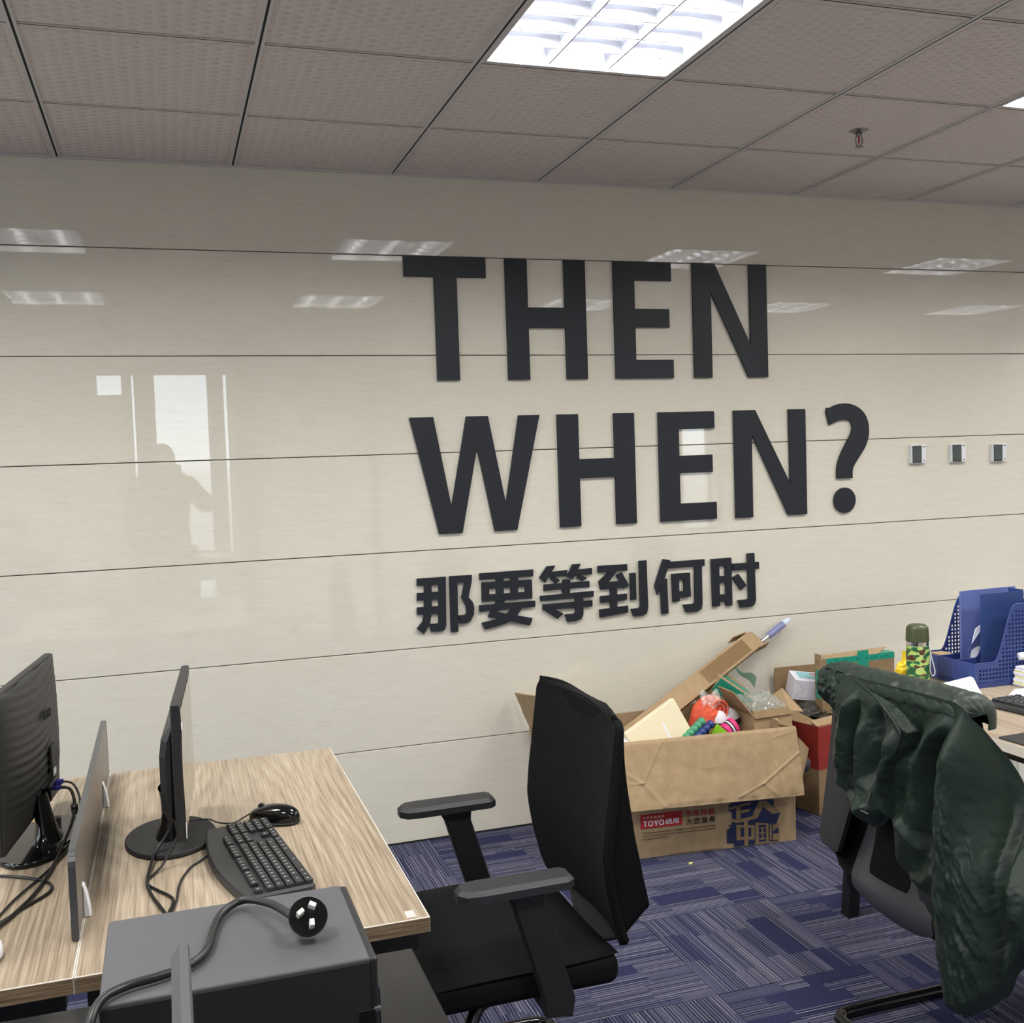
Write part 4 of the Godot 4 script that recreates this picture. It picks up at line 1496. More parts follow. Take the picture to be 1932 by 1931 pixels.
	part("collar", b, M.nylon, t)
	b = MB.new()
	var lip := []
	for q in [[1.562, 0.972, 1.93], [1.550, 0.962, 1.99], [1.540, 0.950, 2.05], [1.530, 0.930, 2.105], [1.524, 0.905, 2.150], [1.522, 0.888, 2.166], [1.522, 0.860, 2.158], [1.520, 0.815, 2.132]]:
		lip.append(V(q[0], q[1], q[2]) - at)
	b.tube(lip, 0.0035, 8, 4)
	part("hood_edge", b, M.nylon, t)
	b = MB.new()
	b.t = Transform3D(Basis(Vector3.RIGHT, PI / 2), V(1.490, 0.688, 2.075) - at)
	b.lathe([Vector2(0, -0.016), Vector2(0.0022, -0.016), Vector2(0.0022, 0.016), Vector2(0, 0.016)], 8)
	b.t = Transform3D(Basis(), Vector3.ZERO)
	b.tube([V(1.505, 0.735, 2.082) - at, V(1.497, 0.712, 2.080) - at, V(1.490, 0.688, 2.076) - at], 0.0012, 6, 2)
	part("drawcord_toggle", b, M.chair_shell, t)

# ---------------------------------------------------------------- cartons by the wall
func board(b: MB, p: Vector3, q: Vector3, r: Vector3, s: Vector3, th: float, amp: float, seed_at: float, nu := 12, nv := 8, extra = null):
	var m := (q - p).cross(s - p).normalized()
	b.sheet(nu, nv, th, func(u, w):
		var at: Vector3 = p.lerp(q, u).lerp(s.lerp(r, u), w)
		var k: float = noise.get_noise_2d(u * 2.6 + seed_at, w * 2.6 + seed_at * 1.7) * amp
		if extra != null:
			k += extra.call(u, w)
		return at + m * k)

func crease(u: float, w: float, a: Vector2, b: Vector2, width: float) -> float:
	var p := Vector2(u, w)
	var k := clampf((p - a).dot(b - a) / (b - a).length_squared(), 0, 1)
	return maxf(0.0, 1.0 - p.distance_to(a.lerp(b, k)) / width)

func strokes(b: MB, lines: Array, at: Vector2, size: Vector2, wd: float, z: float):
	for l in lines:
		for i in range(0, l.size() - 2, 2):
			var p := at + Vector2(l[i], l[i + 1]) * 0.1 * size
			var q := at + Vector2(l[i + 2], l[i + 3]) * 0.1 * size
			var d := (q - p).normalized() * wd * 0.5
			var n := Vector2(-d.y, d.x)
			p -= d
			q += d
			b.quad(V(p.x - n.x, p.y - n.y, z), V(p.x + n.x, p.y + n.y, z) if false else V(q.x - n.x, q.y - n.y, z), V(q.x + n.x, q.y + n.y, z), V(p.x + n.x, p.y + n.y, z))

func text_mesh(text: String, bold := false) -> TextMesh:
	var f := SystemFont.new()
	f.font_names = PackedStringArray(["Droid Sans"])
	f.font_weight = 700 if bold else 400
	var m := TextMesh.new()
	m.text = text
	m.font = f
	m.font_size = 32
	m.pixel_size = 0.01
	m.depth = 0.02
	return m

func put_text(called: String, text: String, m: Material, parent: Node3D, xf: Transform3D, w: float, h: float, bold := false):
	var tm := text_mesh(text, bold)
	var bb := tm.get_aabb()
	var o := part(called, tm, m, parent)
	var s := V(w / bb.size.x, h / bb.size.y, 0.02)
	o.transform = xf * Transform3D(Basis.from_scale(s), -bb.get_center() * s)

func cartons():
	var fl := V(1.53, 0, 0.51)
	var fr := V(2.27, 0, 0.585)
	var br := V(2.262, 0, 0.08)
	var bl := V(1.44, 0, 0.025)
	var up := V(0, 0.45, 0)
	var flt := V(1.545, 0.45, 0.515)
	var frt := V(2.271, 0.45, 0.585)
	var blt := V(1.375, 0.425, 0.022)
	var brt := V(2.262, 0.452, 0.078)
	var t := thing("carton", "large open cardboard carton full of odds and ends, behind the black chair", "cardboard box")
	var lift := V(0, 0.001, 0)
	var b := MB.new()
	board(b, fl + lift, fr + lift, frt, flt, 0.006, 0.0015, 1.0)
	part("front_panel", b, M.cardboard, t)
	b = MB.new()
	board(b, bl + lift, fl + lift, flt, blt, 0.006, 0.003, 2.0)
	part("side_panel", b, M.cardboard, t)
	b = MB.new()
	board(b, fr + lift, br + lift, brt, frt, 0.006, 0.003, 3.0)
	part("side_panel", b, M.cardboard, t)
	b = MB.new()
	board(b, br + lift, bl + lift, blt, brt, 0.006, 0.003, 4.0)
	part("back_panel", b, M.cardboard, t)
	b = MB.new()
	b.slab(fl + lift * 8, fr + lift * 8, br + lift * 8, bl + lift * 8, 0.006)
	part("bottom_panel", b, M.cardboard_dull, t)
	b = MB.new()      # flap hanging over the front
	board(b, V(1.517, 0.219, 0.605), V(2.268, 0.200, 0.655), frt + V(0.004, 0.004, 0.008), flt + V(0, 0.004, 0.008), 0.006, 0.0022, 5.0, 110, 60, func(u, w):
		var k := 0.0
		k += 0.0045 * crease(u, w, Vector2(0.0, 0.62), Vector2(0.13, 0.38), 0.016) + 0.0045 * crease(u, w, Vector2(0.13, 0.38), Vector2(0.24, 0.02), 0.016)
		k += 0.003 * crease(u, w, Vector2(0.13, 0.38), Vector2(0.25, 0.98), 0.013) + 0.003 * crease(u, w, Vector2(0.0, 0.40), Vector2(0.13, 0.38), 0.014)
		k += 0.005 * crease(u, w, Vector2(1.0, 0.62), Vector2(0.78, 0.22), 0.015) + 0.004 * crease(u, w, Vector2(0.78, 0.22), Vector2(0.64, 0.06), 0.015)
		k += 0.003 * crease(u, w, Vector2(0.78, 0.22), Vector2(0.86, 0.02), 0.014) + 0.003 * crease(u, w, Vector2(0.86, 0.5), Vector2(0.9, 0.02), 0.012) + 0.003 * crease(u, w, Vector2(0.86, 0.86), Vector2(0.98, 0.92), 0.014)
		k += 0.002 * crease(u, w, Vector2(0.46, 0.52), Vector2(0.53, 0.52), 0.014)
		k -= 0.006 * (1.0 - smoothstep(0.0, 0.08, w)) * (0.5 + noise.get_noise_2d(u * 12.0, 5.0)) + 0.006 * smoothstep(0.95, 1.0, w)
		return k)
	part("front_flap", b, M.cardboard, t)
	b = MB.new()
	board(b, blt + V(-0.004, 0, 0.01), flt + V(-0.006, 0, -0.02), V(1.455, 0.60, 0.46), V(1.315, 0.566, 0.03), 0.006, 0.004, 6.0)
	part("side_flap", b, M.cardboard, t)
	b = MB.new()      # crumpled flap hanging off the right-hand side
	board(b, V(2.345, 0.165, 0.50), V(2.350, 0.200, 0.20), brt + V(0.006, 0, 0), frt + V(0.006, 0, -0.01), 0.006, 0.03, 7.0, 16, 16)
	part("side_flap", b, M.cardboard, t)
	b = MB.new()
	b.slab(V(2.296, 0.40, 0.565), V(2.372, 0.335, 0.52), V(2.350, 0.292, 0.535), V(2.300, 0.225, 0.575), 0.006)
	part("torn_corner", b, M.cardboard, t)
	# print on the front
	var e := (fr - fl).normalized()
	var pr := Transform3D(Basis(e, Vector3.UP, e.cross(Vector3.UP)), fl + e.cross(Vector3.UP) * 0.0038)
	b = MB.new()
	b.t = pr
	b.quad(V(0.107, 0.115, 0), V(0.273, 0.115, 0), V(0.273, 0.169, 0), V(0.107, 0.169, 0))
	part("printed_label", b, M.print_red, t)
	put_text("printed_words", "TOYO", M.white_plastic, t, pr * Transform3D(Basis(), V(0.159, 0.133, 0.0006)), 0.084, 0.022, true)
	b = MB.new()
	b.t = pr
	var gl := {
		"a": [[2, 9, 0, 6, 2.5, 6, 0, 3, 3, 4.2], [0, 1, 3, 1.8], [4, 8.5, 9.5, 8.5], [6.5, 10, 6.5, 8.5, 4.5, 6, 9, 6.4], [8, 7.6, 9.5, 5.6], [5.8, 5.5, 5.4, 2, 3.5, 0], [7.6, 5.5, 7.6, 0.5, 9.6, 0.5, 9.6, 2]],
		"b": [[1.5, 9, 1.3, 3, 0, 0], [1.5, 9, 9, 9, 9, 0, 7.5, 0.6], [1.5, 6, 9, 6], [1.5, 3, 9, 3], [5, 9, 5, 0]],
		"c": [[0.5, 8.5, 9.5, 8.5], [3, 10, 3, 7], [7, 10, 7, 7], [1, 5.5, 8.5, 5.5, 8.5, 2, 7, 2.2], [4.5, 5.5, 4.5, 0]],
		"d": [[1.5, 9, 8, 9, 8, 6, 1.5, 6], [1.5, 9, 1.3, 5, 0, 1.5], [5, 6, 7, 3.5, 9.8, 2], [4, 3.4, 6, 2.4], [3, 1.4, 7, 0]],
		"e": [[4.5, 9.6, 1, 8.8, 1, 4, 0, 0], [1, 6.8, 4, 6.8, 4, 4, 1, 4], [9, 9.6, 6, 8.6, 6, 4, 5, 0], [6, 5.8, 9.8, 5.8], [8, 5.8, 8, 0]],
		"f": [[2, 9.8, 0.8, 7.2, 4, 7.5], [3.4, 8.6, 4.4, 7], [1, 0, 1, 5.8, 4, 5.8, 4, 0, 3, 0.4], [1, 4, 4, 4], [1, 2.2, 4, 2.2], [6, 9.8, 6, 6.2, 9.5, 6.2, 9.5, 7.4], [9, 8.8, 6, 7.6], [6, 4.8, 6, 0.4, 9.6, 0.4, 9.6, 1.8], [9, 3.8, 6, 2.6]],
		"g": [[2.2, 9.4, 3.4, 7.6], [1, 6.4, 9, 6.4, 8.6, 0.4, 7, 0.8], [5, 9.8, 4.6, 5.5, 0.6, 0], [4.8, 4.2, 6.2, 2.6]],
		"h": [[2.6, 9.8, 0.5, 6.5], [1.7, 8, 1.7, 4.4], [5, 9.8, 3.6, 7.2], [4.4, 8.4, 9.4, 8.4, 8.6, 7.2], [6.6, 8.4, 6.6, 5, 5.6, 5.2], [4.8, 7, 4, 5.4], [8, 7, 9, 5.4], [1.2, 3, 0.6, 0.8], [3, 3.4, 3, 0.6, 7, 0.6, 7.4, 1.8], [5, 3.6, 5.8, 2.4], [8.2, 3, 9.4, 1.4]],
		"i": [[1, 9, 1, 3, 0, 0], [1, 9, 4, 9, 4, 0, 3, 0.4], [1, 6.4, 4, 6.4], [1, 4, 4, 4], [5.6, 9, 5.6, 0], [5.6, 9, 9, 9, 9, 6.6, 8, 6.8], [5.6, 5, 9, 5, 7.6, 2.4, 5.8, 0], [6.4, 4, 7.6, 1.8, 9.8, 0]],
		"j": [[4, 9.8, 2.5, 7.6, 0.8, 6.2], [3.2, 8.6, 8, 8.6, 5.5, 6, 0.4, 4.4], [3.4, 7.4, 6, 5.6, 9.8, 4.6], [1.4, 3.4, 8.4, 3.4, 7.8, 0.2, 6.4, 0.6], [4.8, 4.4, 4, 2, 1, 0]],
		"k": [[1, 7.5, 9, 7.5, 9, 3.5, 1, 3.5, 1, 7.5], [5, 10, 5, 0]],
		"l": [[1, 9.5, 9, 9.5, 9, 0.5, 1, 0.5, 1, 9.5], [3, 7.5, 7, 7.5], [3, 5, 7, 5], [3, 2.5, 7, 2.5], [5, 7.5, 5, 2.5]],
	}
	strokes(b, gl.a, Vector2(0.208, 0.124), Vector2(0.025, 0.020), 0.0026, 0.0008)
	strokes(b, gl.b, Vector2(0.237, 0.124), Vector2(0.024, 0.020), 0.0026, 0.0008)
	part("printed_characters", b, M.white_plastic, t)
	b = MB.new()
	b.t = pr
	strokes(b, gl.k, Vector2(0.116, 0.151), Vector2(0.011, 0.010), 0.0011, 0.0008)
	strokes(b, gl.l, Vector2(0.131, 0.151), Vector2(0.011, 0.010), 0.0011, 0.0008)
	strokes(b, gl.b, Vector2(0.146, 0.151), Vector2(0.011, 0.010), 0.0011, 0.0008)
	strokes(b, gl.i, Vector2(0.161, 0.151), Vector2(0.011, 0.010), 0.0011, 0.0008)
	strokes(b, gl.f, Vector2(0.176, 0.151), Vector2(0.011, 0.010), 0.0011, 0.0008)
	strokes(b, gl.e, Vector2(0.191, 0.151), Vector2(0.011, 0.010), 0.0011, 0.0008)
	part("printed_characters", b, M.print_pale, t)
	b = MB.new()
	b.t = pr
	var x := 0.288
	for q in ["c", "d", "e", "f"]:
		strokes(b, gl[q], Vector2(x, 0.143), Vector2(0.025, 0.022), 0.0032, 0.0)
		x += 0.031
	part("printed_characters", b, M.print_red, t)
	b = MB.new()
	b.t = pr
	x = 0.290
	for q in ["g", "h", "i", "j"]:
		strokes(b, gl[q], Vector2(x, 0.112), Vector2(0.025, 0.023), 0.0030, 0.0)
		x += 0.031
	part("printed_characters", b, M.print_black, t)
	put_text("printed_words", "TOYO provides complex piping material and metal piping", M.print_black, t, pr * Transform3D(Basis(), V(0.260, 0.097, 0)), 0.294, 0.0085)
	put_text("printed_words", "used in supply System with high incorrectness, good quality", M.print_black, t, pr * Transform3D(Basis(), V(0.260, 0.0855, 0)), 0.294, 0.0085)
	put_text("printed_words", "and easy installation", M.print_black, t, pr * Transform3D(Basis(), V(0.166, 0.074, 0)), 0.107, 0.0085)
	var navy := [[476, 179, 651, 174, 651, 144, 677, 119, 660, 75, 627, 81, 571, 92, 569, 5, 482, 5, 480, 20, 453, 23, 454, 72, 470, 83, 459, 91, 475, 92, 476, 139, 460, 150, 491, 154, 461, 165], [573, 91, 627, 80, 626, 9, 574, 4], [629, 79, 668, 69, 668, 9, 630, 9]]
	var kraft := [[462, 160, 553, 171, 555, 165, 464, 153], [494, 155, 512, 159, 512, 112, 494, 111], [512, 144, 549, 147, 549, 137, 514, 133], [476, 117, 496, 109, 562, 117, 574, 147, 592, 174, 608, 171, 605, 147, 581, 108, 542, 101, 495, 96, 475, 105],
		[608, 171, 618, 172, 675, 120, 644, 116, 609, 147], [493, 90, 569, 80, 568, 70, 494, 80], [493, 42, 568, 36, 567, 25, 494, 29], [493, 86, 511, 84, 510, 29, 493, 30], [555, 80, 569, 78, 567, 25, 554, 25], [525, 101, 542, 99, 541, 2, 525, 3],
		[574, 90, 585, 89, 585, 6, 575, 5], [616, 82, 626, 80, 625, 9, 616, 8], [574, 90, 626, 80, 626, 77, 574, 80], [574, 12, 626, 12, 626, 8, 574, 4], [588, 68, 613, 68, 613, 64, 588, 64], [588, 50, 613, 50, 613, 45, 588, 45], [588, 26, 613, 26, 613, 21, 588, 21], [598, 68, 604, 68, 604, 22, 598, 22],
		[632, 76, 640, 75, 639, 14, 632, 14], [645, 72, 667, 69, 667, 58, 653, 59, 652, 50, 645, 50], [645, 38, 667, 38, 667, 12, 645, 12]]
	for layer in [[navy, M.print_navy, 0.0], [kraft, M.cardboard_dull, 0.0005]]:
		b = MB.new()
		b.t = pr
		var k := 0
		for q in layer[0]:
			var pl := PackedVector2Array()
			for i in range(0, q.size(), 2):
				pl.append(Vector2(q[i], q[i + 1]) * 0.001)
			b.prism(pl, layer[2] - 0.0004, layer[2] + 0.0003 + 0.00002 * k)
			k += 1
		part("printed_emblem", b, layer[1], t)
	carton_contents()
	red_carton()

func carton_contents():
	# long slim carton leaning out of the box, mop handle sticking out of its end
	var lo := V(1.640, 0.418, 0.385)
	var hi := V(2.405, 0.706, 0.085)
	var d := (hi - lo).normalized()
	var n := V(-0.30, 0.45, 0.84)
	n = (n - d * n.dot(d)).normalized()
	var w := n.cross(d)
	var bs := Basis(d, w, n)
	var ln := lo.distance_to(hi) + 0.10
	var t := thing("slim_carton", "long slim cardboard carton leaning diagonally out of the large carton, taped at its top", "cardboard box")
	var b := MB.new()
	b.t = Transform3D(bs, hi - d * ln / 2 - n * 0.025)
	b.rbox(Vector3.ZERO, V(ln - 0.02, 0.084, 0.05), 0.003)
	part("body", b, M.cardboard, t)
	b = MB.new()
	b.t = Transform3D(bs, hi)
	b.slab(V(-0.012, -0.042, 0.0), V(0.024, -0.040, -0.004), V(0.022, 0.030, -0.004), V(-0.012, 0.042, 0.0), 0.004)
	b.slab(V(-0.012, -0.042, 0), V(-0.012, -0.042, -0.05), V(0.055, -0.054, -0.048), V(0.055, -0.050, -0.006), 0.004)
	b.slab(V(-0.012, 0.042, -0.05), V(-0.012, 0.042, 0), V(-0.08, 0.060, -0.006), V(-0.09, 0.058, -0.045), 0.004)
	part("end_flap", b, M.cardboard, t)
	b = MB.new()
	b.t = Transform3D(bs, hi)
	b.sheet(40, 8, 0.0003, func(u, v): return V(-0.36 + 0.30 * u, -0.032 + 0.064 * v, 0.0012 + 0.0022 * absf(sin(u * 46.0 + v * 5.0)) * smoothstep(0.35, 1.0, v) + 0.001 * absf(sin(u * 9.0))))
	part("clear_tape", b, M.tape_clear, t)
	t = thing("mop_handle", "blue and silver mop handle poking out of the slim carton towards the wall", "mop handle")
	var ax := V(2.610, 0.769, 0.040) - V(2.400, 0.660, 0.075)
	var up := ax.normalized()
	var sd := up.cross(V(0, 0, 1)).normalized()
	var hb := Basis(sd, up, sd.cross(up))
	var o := V(2.400, 0.660, 0.075)
	for q in [["shaft", M.silver, -0.25, 0.100, 0.0105], ["grip", M.handle_blue, 0.100, 0.195, 0.0150], ["tip", M.handle_tip, 0.195, 0.240, 0.0135]]:
		b = MB.new()
		b.t = Transform3D(hb, o)
		var r: float = q[4]
		if q[0] == "tip":
			b.lathe([Vector2(0, q[2]), Vector2(0.016, q[2]), Vector2(0.016, q[2] + 0.004), Vector2(0.011, q[2] + 0.03), Vector2(0.008, q[3]), Vector2(0, q[3] + 0.002)], 16)
		else:
			b.lathe([Vector2(0, q[2]), Vector2(r * 0.95, q[2]), Vector2(r, q[2] + 0.003), Vector2(r * 1.02, (q[2] + q[3]) / 2), Vector2(r, q[3] - 0.003), Vector2(r * 0.95, q[3]), Vector2(0, q[3])], 16)
		part(q[0], b, q[1], t)
	b = MB.new()
	b.t = Transform3D(hb, o)
	b.grid(20, 16, func(u, v):
		var a: float = -u * TAU
		var r: float = 0.0175 + 0.004 * noise.get_noise_2d(u * 6.0 + 3.0, v * 5.0) + 0.003
		return V(cos(a) * r, 0.055 + v * 0.15, sin(a) * r), true)
	part("plastic_wrap", b, M.film_clear, t)
	# flat cream box
	t = thing("cream_box", "flat cream-coloured box propped at a slant in the front of the large carton", "box")
	var p0 := V(1.833, 0.582, 0.425)
	var p1 := V(1.612, 0.462, 0.470)
	var p2 := V(1.915, 0.415, 0.455)
	var p3 := p1 + p2 - p0
	b = MB.new()
	var nn := (p3 - p1).cross(p0 - p1).normalized()
	var bb := Basis((p2 - p0).normalized(), (p0 - p1).normalized(), Vector3.ZERO)
	bb.z = bb.x.cross(bb.y).normalized()
	bb.y = bb.z.cross(bb.x)
	b.t = Transform3D(bb, (p0 + p3) / 2 - bb.z * 0.014)
	b.rbox(Vector3.ZERO, V(p0.distance_to(p2), p0.distance_to(p1), 0.028), 0.004, 2)
	part("lid", b, M.cream, t)
	b = MB.new()
	b.t = Transform3D(bb, (p0 + p3) / 2)
	b.slab(V(-0.045, 0.038, 0.0004), V(-0.038, 0.030, 0.0004), V(0.040, 0.022, 0.0004), V(0.036, 0.034, 0.0004), 0.0003)
	part("printed_band", b, M.white_paper, t)
	# orange bag
	t = thing("orange_parcel", "folded orange cloth in a thin plastic bag, under the slim carton", "bag", V(2.020, 0.46, 0.33))
	b = MB.new()
	b.grid(36, 24, func(u, v):
		var a: float = -u * TAU
		var r: float = sin(v * PI)
		var e: float = 1.0 + 0.14 * noise.get_noise_3d(cos(a) * 2.0, v * 5.0, sin(a) * 2.0)
		return V(cos(a) * 0.070 * pow(r, 0.4) * e + 0.035 * v - 0.008, -0.09 + 0.175 * v, sin(a) * 0.055 * pow(r, 0.55) * e), true)
	part("cloth", b, M.orange_cloth, t)
	for k in 5:      # edges of the folded layers
		b = MB.new()
		b.t = Transform3D(Basis(V(0, 0, 1), -0.30) * Basis(Vector3.UP, -0.25), V(0.036, 0.004, 0.050 - 0.0015 * k))
		var loop := []
		var hw := 0.030 - 0.006 * k
		var hh := 0.066 - 0.007 * k
		for j in 15:
			var an := PI * j / 14.0
			loop.append(V(hw * cos(an), hh - 0.03 + 0.03 * sin(an), 0))
		loop.push_front(V(hw, -hh, 0))
		loop.append(V(-hw, -hh, 0))
		b.tube(loop, 0.0034, 8, 2)
		part("folded_layer", b, M.orange_cloth if k % 2 == 0 else M.orange_dark, t)
	b = MB.new()
	b.sheet(16, 12, 0.0005, func(u, v): return V(-0.030 + 0.085 * u, 0.050 + 0.052 * v + 0.01 * sin(u * 9.0), 0.05 - 0.03 * v + 0.008 * noise.get_noise_2d(u * 7.0, v * 6.0)))
	part("bag_top", b, M.film_clear, t)
	# knobbly massage roller, wood, lime piece, pink disc, white shoe-like item
	t = thing("knobbly_roller", "green knobbly foam roller at the front edge of the large carton", "roller")
	b = MB.new()
	for k in 5:
		sphere(b, V(1.872 + 0.017 * k, 0.425 + 0.0125 * k, 0.462 - 0.002 * k), 0.0175)
	part("knobs", b, M.bubble_green, t)
	t = thing("knobbly_roller", "shiny dark blue knobbly roller beside the green one", "roller")
	b = MB.new()
	for k in 5:
		sphere(b, V(1.892 + 0.0185 * k, 0.417 + 0.0125 * k, 0.485 - 0.002 * k), 0.0165)
	part("knobs", b, M.bubble_blue, t)
	b = MB.new()
	b.t = Transform3D(Basis(V(0, 0, 1), 0.45) * Basis(Vector3.UP, 0.2), V(1.985, 0.415, 0.452))
	b.rbox(Vector3.ZERO, V(0.025, 0.10, 0.02), 0.003)
	solo("wood_offcut", b, M.timber, "small brown wooden offcut wedged beside the blue roller", "wood")
	b = MB.new()
	b.t = Transform3D(Basis(V(0, 0, 1), -0.72), V(2.018, 0.420, 0.462))
	b.rbox(Vector3.ZERO, V(0.075, 0.045, 0.008), 0.003)
	solo("lime_card", b, M.lime, "lime green plastic piece in the middle of the large carton", "toy")
	t = thing("pink_roll", "pink roll with a black and white stripe inside the large carton", "roll", V(2.082, 0.418, 0.42))
	var rot := Basis(V(0, 0, 1), 0.42) * Basis(Vector3.RIGHT, 1.25)
	for q in [["body", M.magenta, -0.032, 0.032, 0.040], ["stripe", M.matt_black, -0.010, 0.010, 0.0408], ["white_stripe", M.white_plastic, -0.0035, 0.0035, 0.0415]]:
		b = MB.new()
		b.t = Transform3D(Basis(V(0, 0, 1), 0.42) * Basis(V(0, 0, 1), PI / 2) * Basis(V(1, 0, 0), 0.3), Vector3.ZERO)
		b.lathe([Vector2(0, q[2]), Vector2(q[4] - 0.006 if q[0] == "body" else q[4], q[2]), Vector2(q[4], q[2] + (0.006 if q[0] == "body" else 0.0005)), Vector2(q[4], q[3] - (0.006 if q[0] == "body" else 0.0005)), Vector2(q[4] - 0.006 if q[0] == "body" else q[4], q[3]), Vector2(0, q[3])], 26, Vector3.ZERO, Vector2(1.0, 0.7))
		part(q[0], b, q[1], t)
	t = thing("white_trainer", "white shoe with dark sole half buried behind the pink roll", "shoe", V(2.112, 0.452, 0.345), 0.5)
	b = MB.new()
	b.grid(24, 12, func(u, v):
		var a: float = -u * TAU
		var r: float = sin(v * PI * 0.5 + 0.001)
		return V(cos(a) * 0.085 * r, 0.05 * cos(v * PI * 0.5) * (1.0 - 0.4 * cos(a) * r) - 0.01, sin(a) * 0.036 * r), true, true)
	part("upper", b, M.white_plastic, t)
	part("sole", lathem([Vector2(0, -0.034), Vector2(0.038, -0.034), Vector2(0.039, -0.012), Vector2(0, -0.012)], 24, Vector2(2.2, 1)), M.matt_black, t)
	b = MB.new()
	b.slab(V(1.560, 0.43, 0.49), V(1.610, 0.41, 0.50), V(1.640, 0.45, 0.44), V(1.575, 0.475, 0.43), 0.002)
	solo("white_card", b, M.white_paper, "white card sticking up by the left corner of the large carton", "card")
	# small open carton with a plastic bag
	t = thing("small_carton", "small open cardboard carton holding clear plastic, inside the large carton at its right", "cardboard box")
	var A := V(2.185, 0.30, 0.445)
	var Bq := V(2.362, 0.30, 0.455)
	var At := V(2.185, 0.462, 0.430)
	var Bt := V(2.350, 0.468, 0.440)
	b = MB.new()
	board(b, A, Bq, Bt, At, 0.004, 0.001, 11.0, 6, 4)
	board(b, V(2.17, 0.30, 0.24), A, At, V(2.172, 0.47, 0.25), 0.004, 0.001, 12.0, 6, 4)
	board(b, Bq, V(2.36, 0.30, 0.25), V(2.352, 0.475, 0.255), Bt, 0.004, 0.001, 13.0, 6, 4)
	board(b, V(2.36, 0.30, 0.25), V(2.17, 0.30, 0.24), V(2.172, 0.47, 0.25), V(2.352, 0.475, 0.255), 0.004, 0.001, 14.0, 6, 4)
	part("body", b, M.cardboard, t)
	b = MB.new()
	b.slab(V(2.172, 0.47, 0.25), At, V(2.103, 0.566, 0.42), V(2.118, 0.560, 0.27), 0.004)
	part("side_flap", b, M.cardboard, t)
	b = MB.new()
	b.slab(Bt, V(2.352, 0.475, 0.255), V(2.420, 0.520, 0.27), V(2.408, 0.460, 0.44), 0.004)
	part("side_flap", b, M.cardboard, t)
	b = MB.new()
	board(b, V(2.188, 0.455, 0.440), V(2.352, 0.46, 0.447), V(2.352, 0.486, 0.425), V(2.188, 0.482, 0.42), 0.003, 0.001, 15.0, 8, 3)
	part("rim_flap", b, M.cardboard_dull, t)
	b = MB.new()
	b.sheet(30, 24, 0.0004, func(u, v):
		var k: float = noise.get_noise_2d(u * 8.0, v * 8.0)
		return V(2.195 + 0.165 * u - 0.005 * v, 0.474 + 0.040 * v + 0.020 * sin(v * PI) * sin(u * PI) + 0.016 * k, 0.425 - 0.17 * v))
	part("plastic_bag", b, M.film_clear, t)
	b = MB.new()
	b.slab(V(2.185, 0.44, 0.42), V(2.35, 0.44, 0.43), V(2.35, 0.455, 0.26), V(2.18, 0.455, 0.26), 0.01)
	part("contents", b, mat("olive_grey", rgb(96, 100, 76), 0.8), t)
	# carton closed with green tape at the back
	t = thing("taped_carton", "small carton crossed with green tape, at the back of the large carton", "cardboard box", V(2.200, 0.492, 0.15))
	var tb := Basis(V(0, 0, 1), -0.62) * Basis(V(1, 0, 0), 0.35)
	b = MB.new()
	b.t = Transform3D(tb, Vector3.ZERO)
	b.rbox(Vector3.ZERO, V(0.19, 0.15, 0.14), 0.003)
	part("body", b, M.cardboard, t)
	b = MB.new()
	b.t = Transform3D(tb, Vector3.ZERO)
	b.box(V(0.0, 0.0755, 0), V(0.191, 0.0008, 0.05))
	b.box(V(0.0, 0.045, 0.0705), V(0.191, 0.062, 0.0008))
	b.box(V(0.03, 0.0, 0.0711), V(0.045, 0.151, 0.0008))
	part("green_tape", b, M.tape_green, t)
	b = MB.new()
	b.t = Transform3D(tb, Vector3.ZERO)
	for k in 7:
		b.box(V(0.085, -0.05 + 0.018 * k, 0.0716), V(0.006, 0.009, 0.0004))
		b.box(V(-0.07 + 0.02 * k, 0.060, 0.0712), V(0.010, 0.003, 0.0004))
	part("tape_print", b, M.tape_mark, t)
	b = MB.new()
	b.sheet(12, 6, 0.0005, func(u, v): return V(0.035 + 0.095 * u, 0.128 - 0.105 * u + 0.05 * v * u - 0.01 * sin(u * 6.0), 0.05 + 0.02 * v))
	part("tape_end", b, M.film_green, t)

func sphere(b: MB, c: Vector3, r: float, seg := 14):
	b.grid(seg, seg / 2, func(u, v):
		var a: float = -u * TAU
		var e: float = (v - 0.5) * PI
		return c + V(cos(a) * cos(e), sin(e), sin(a) * cos(e)) * r, true)

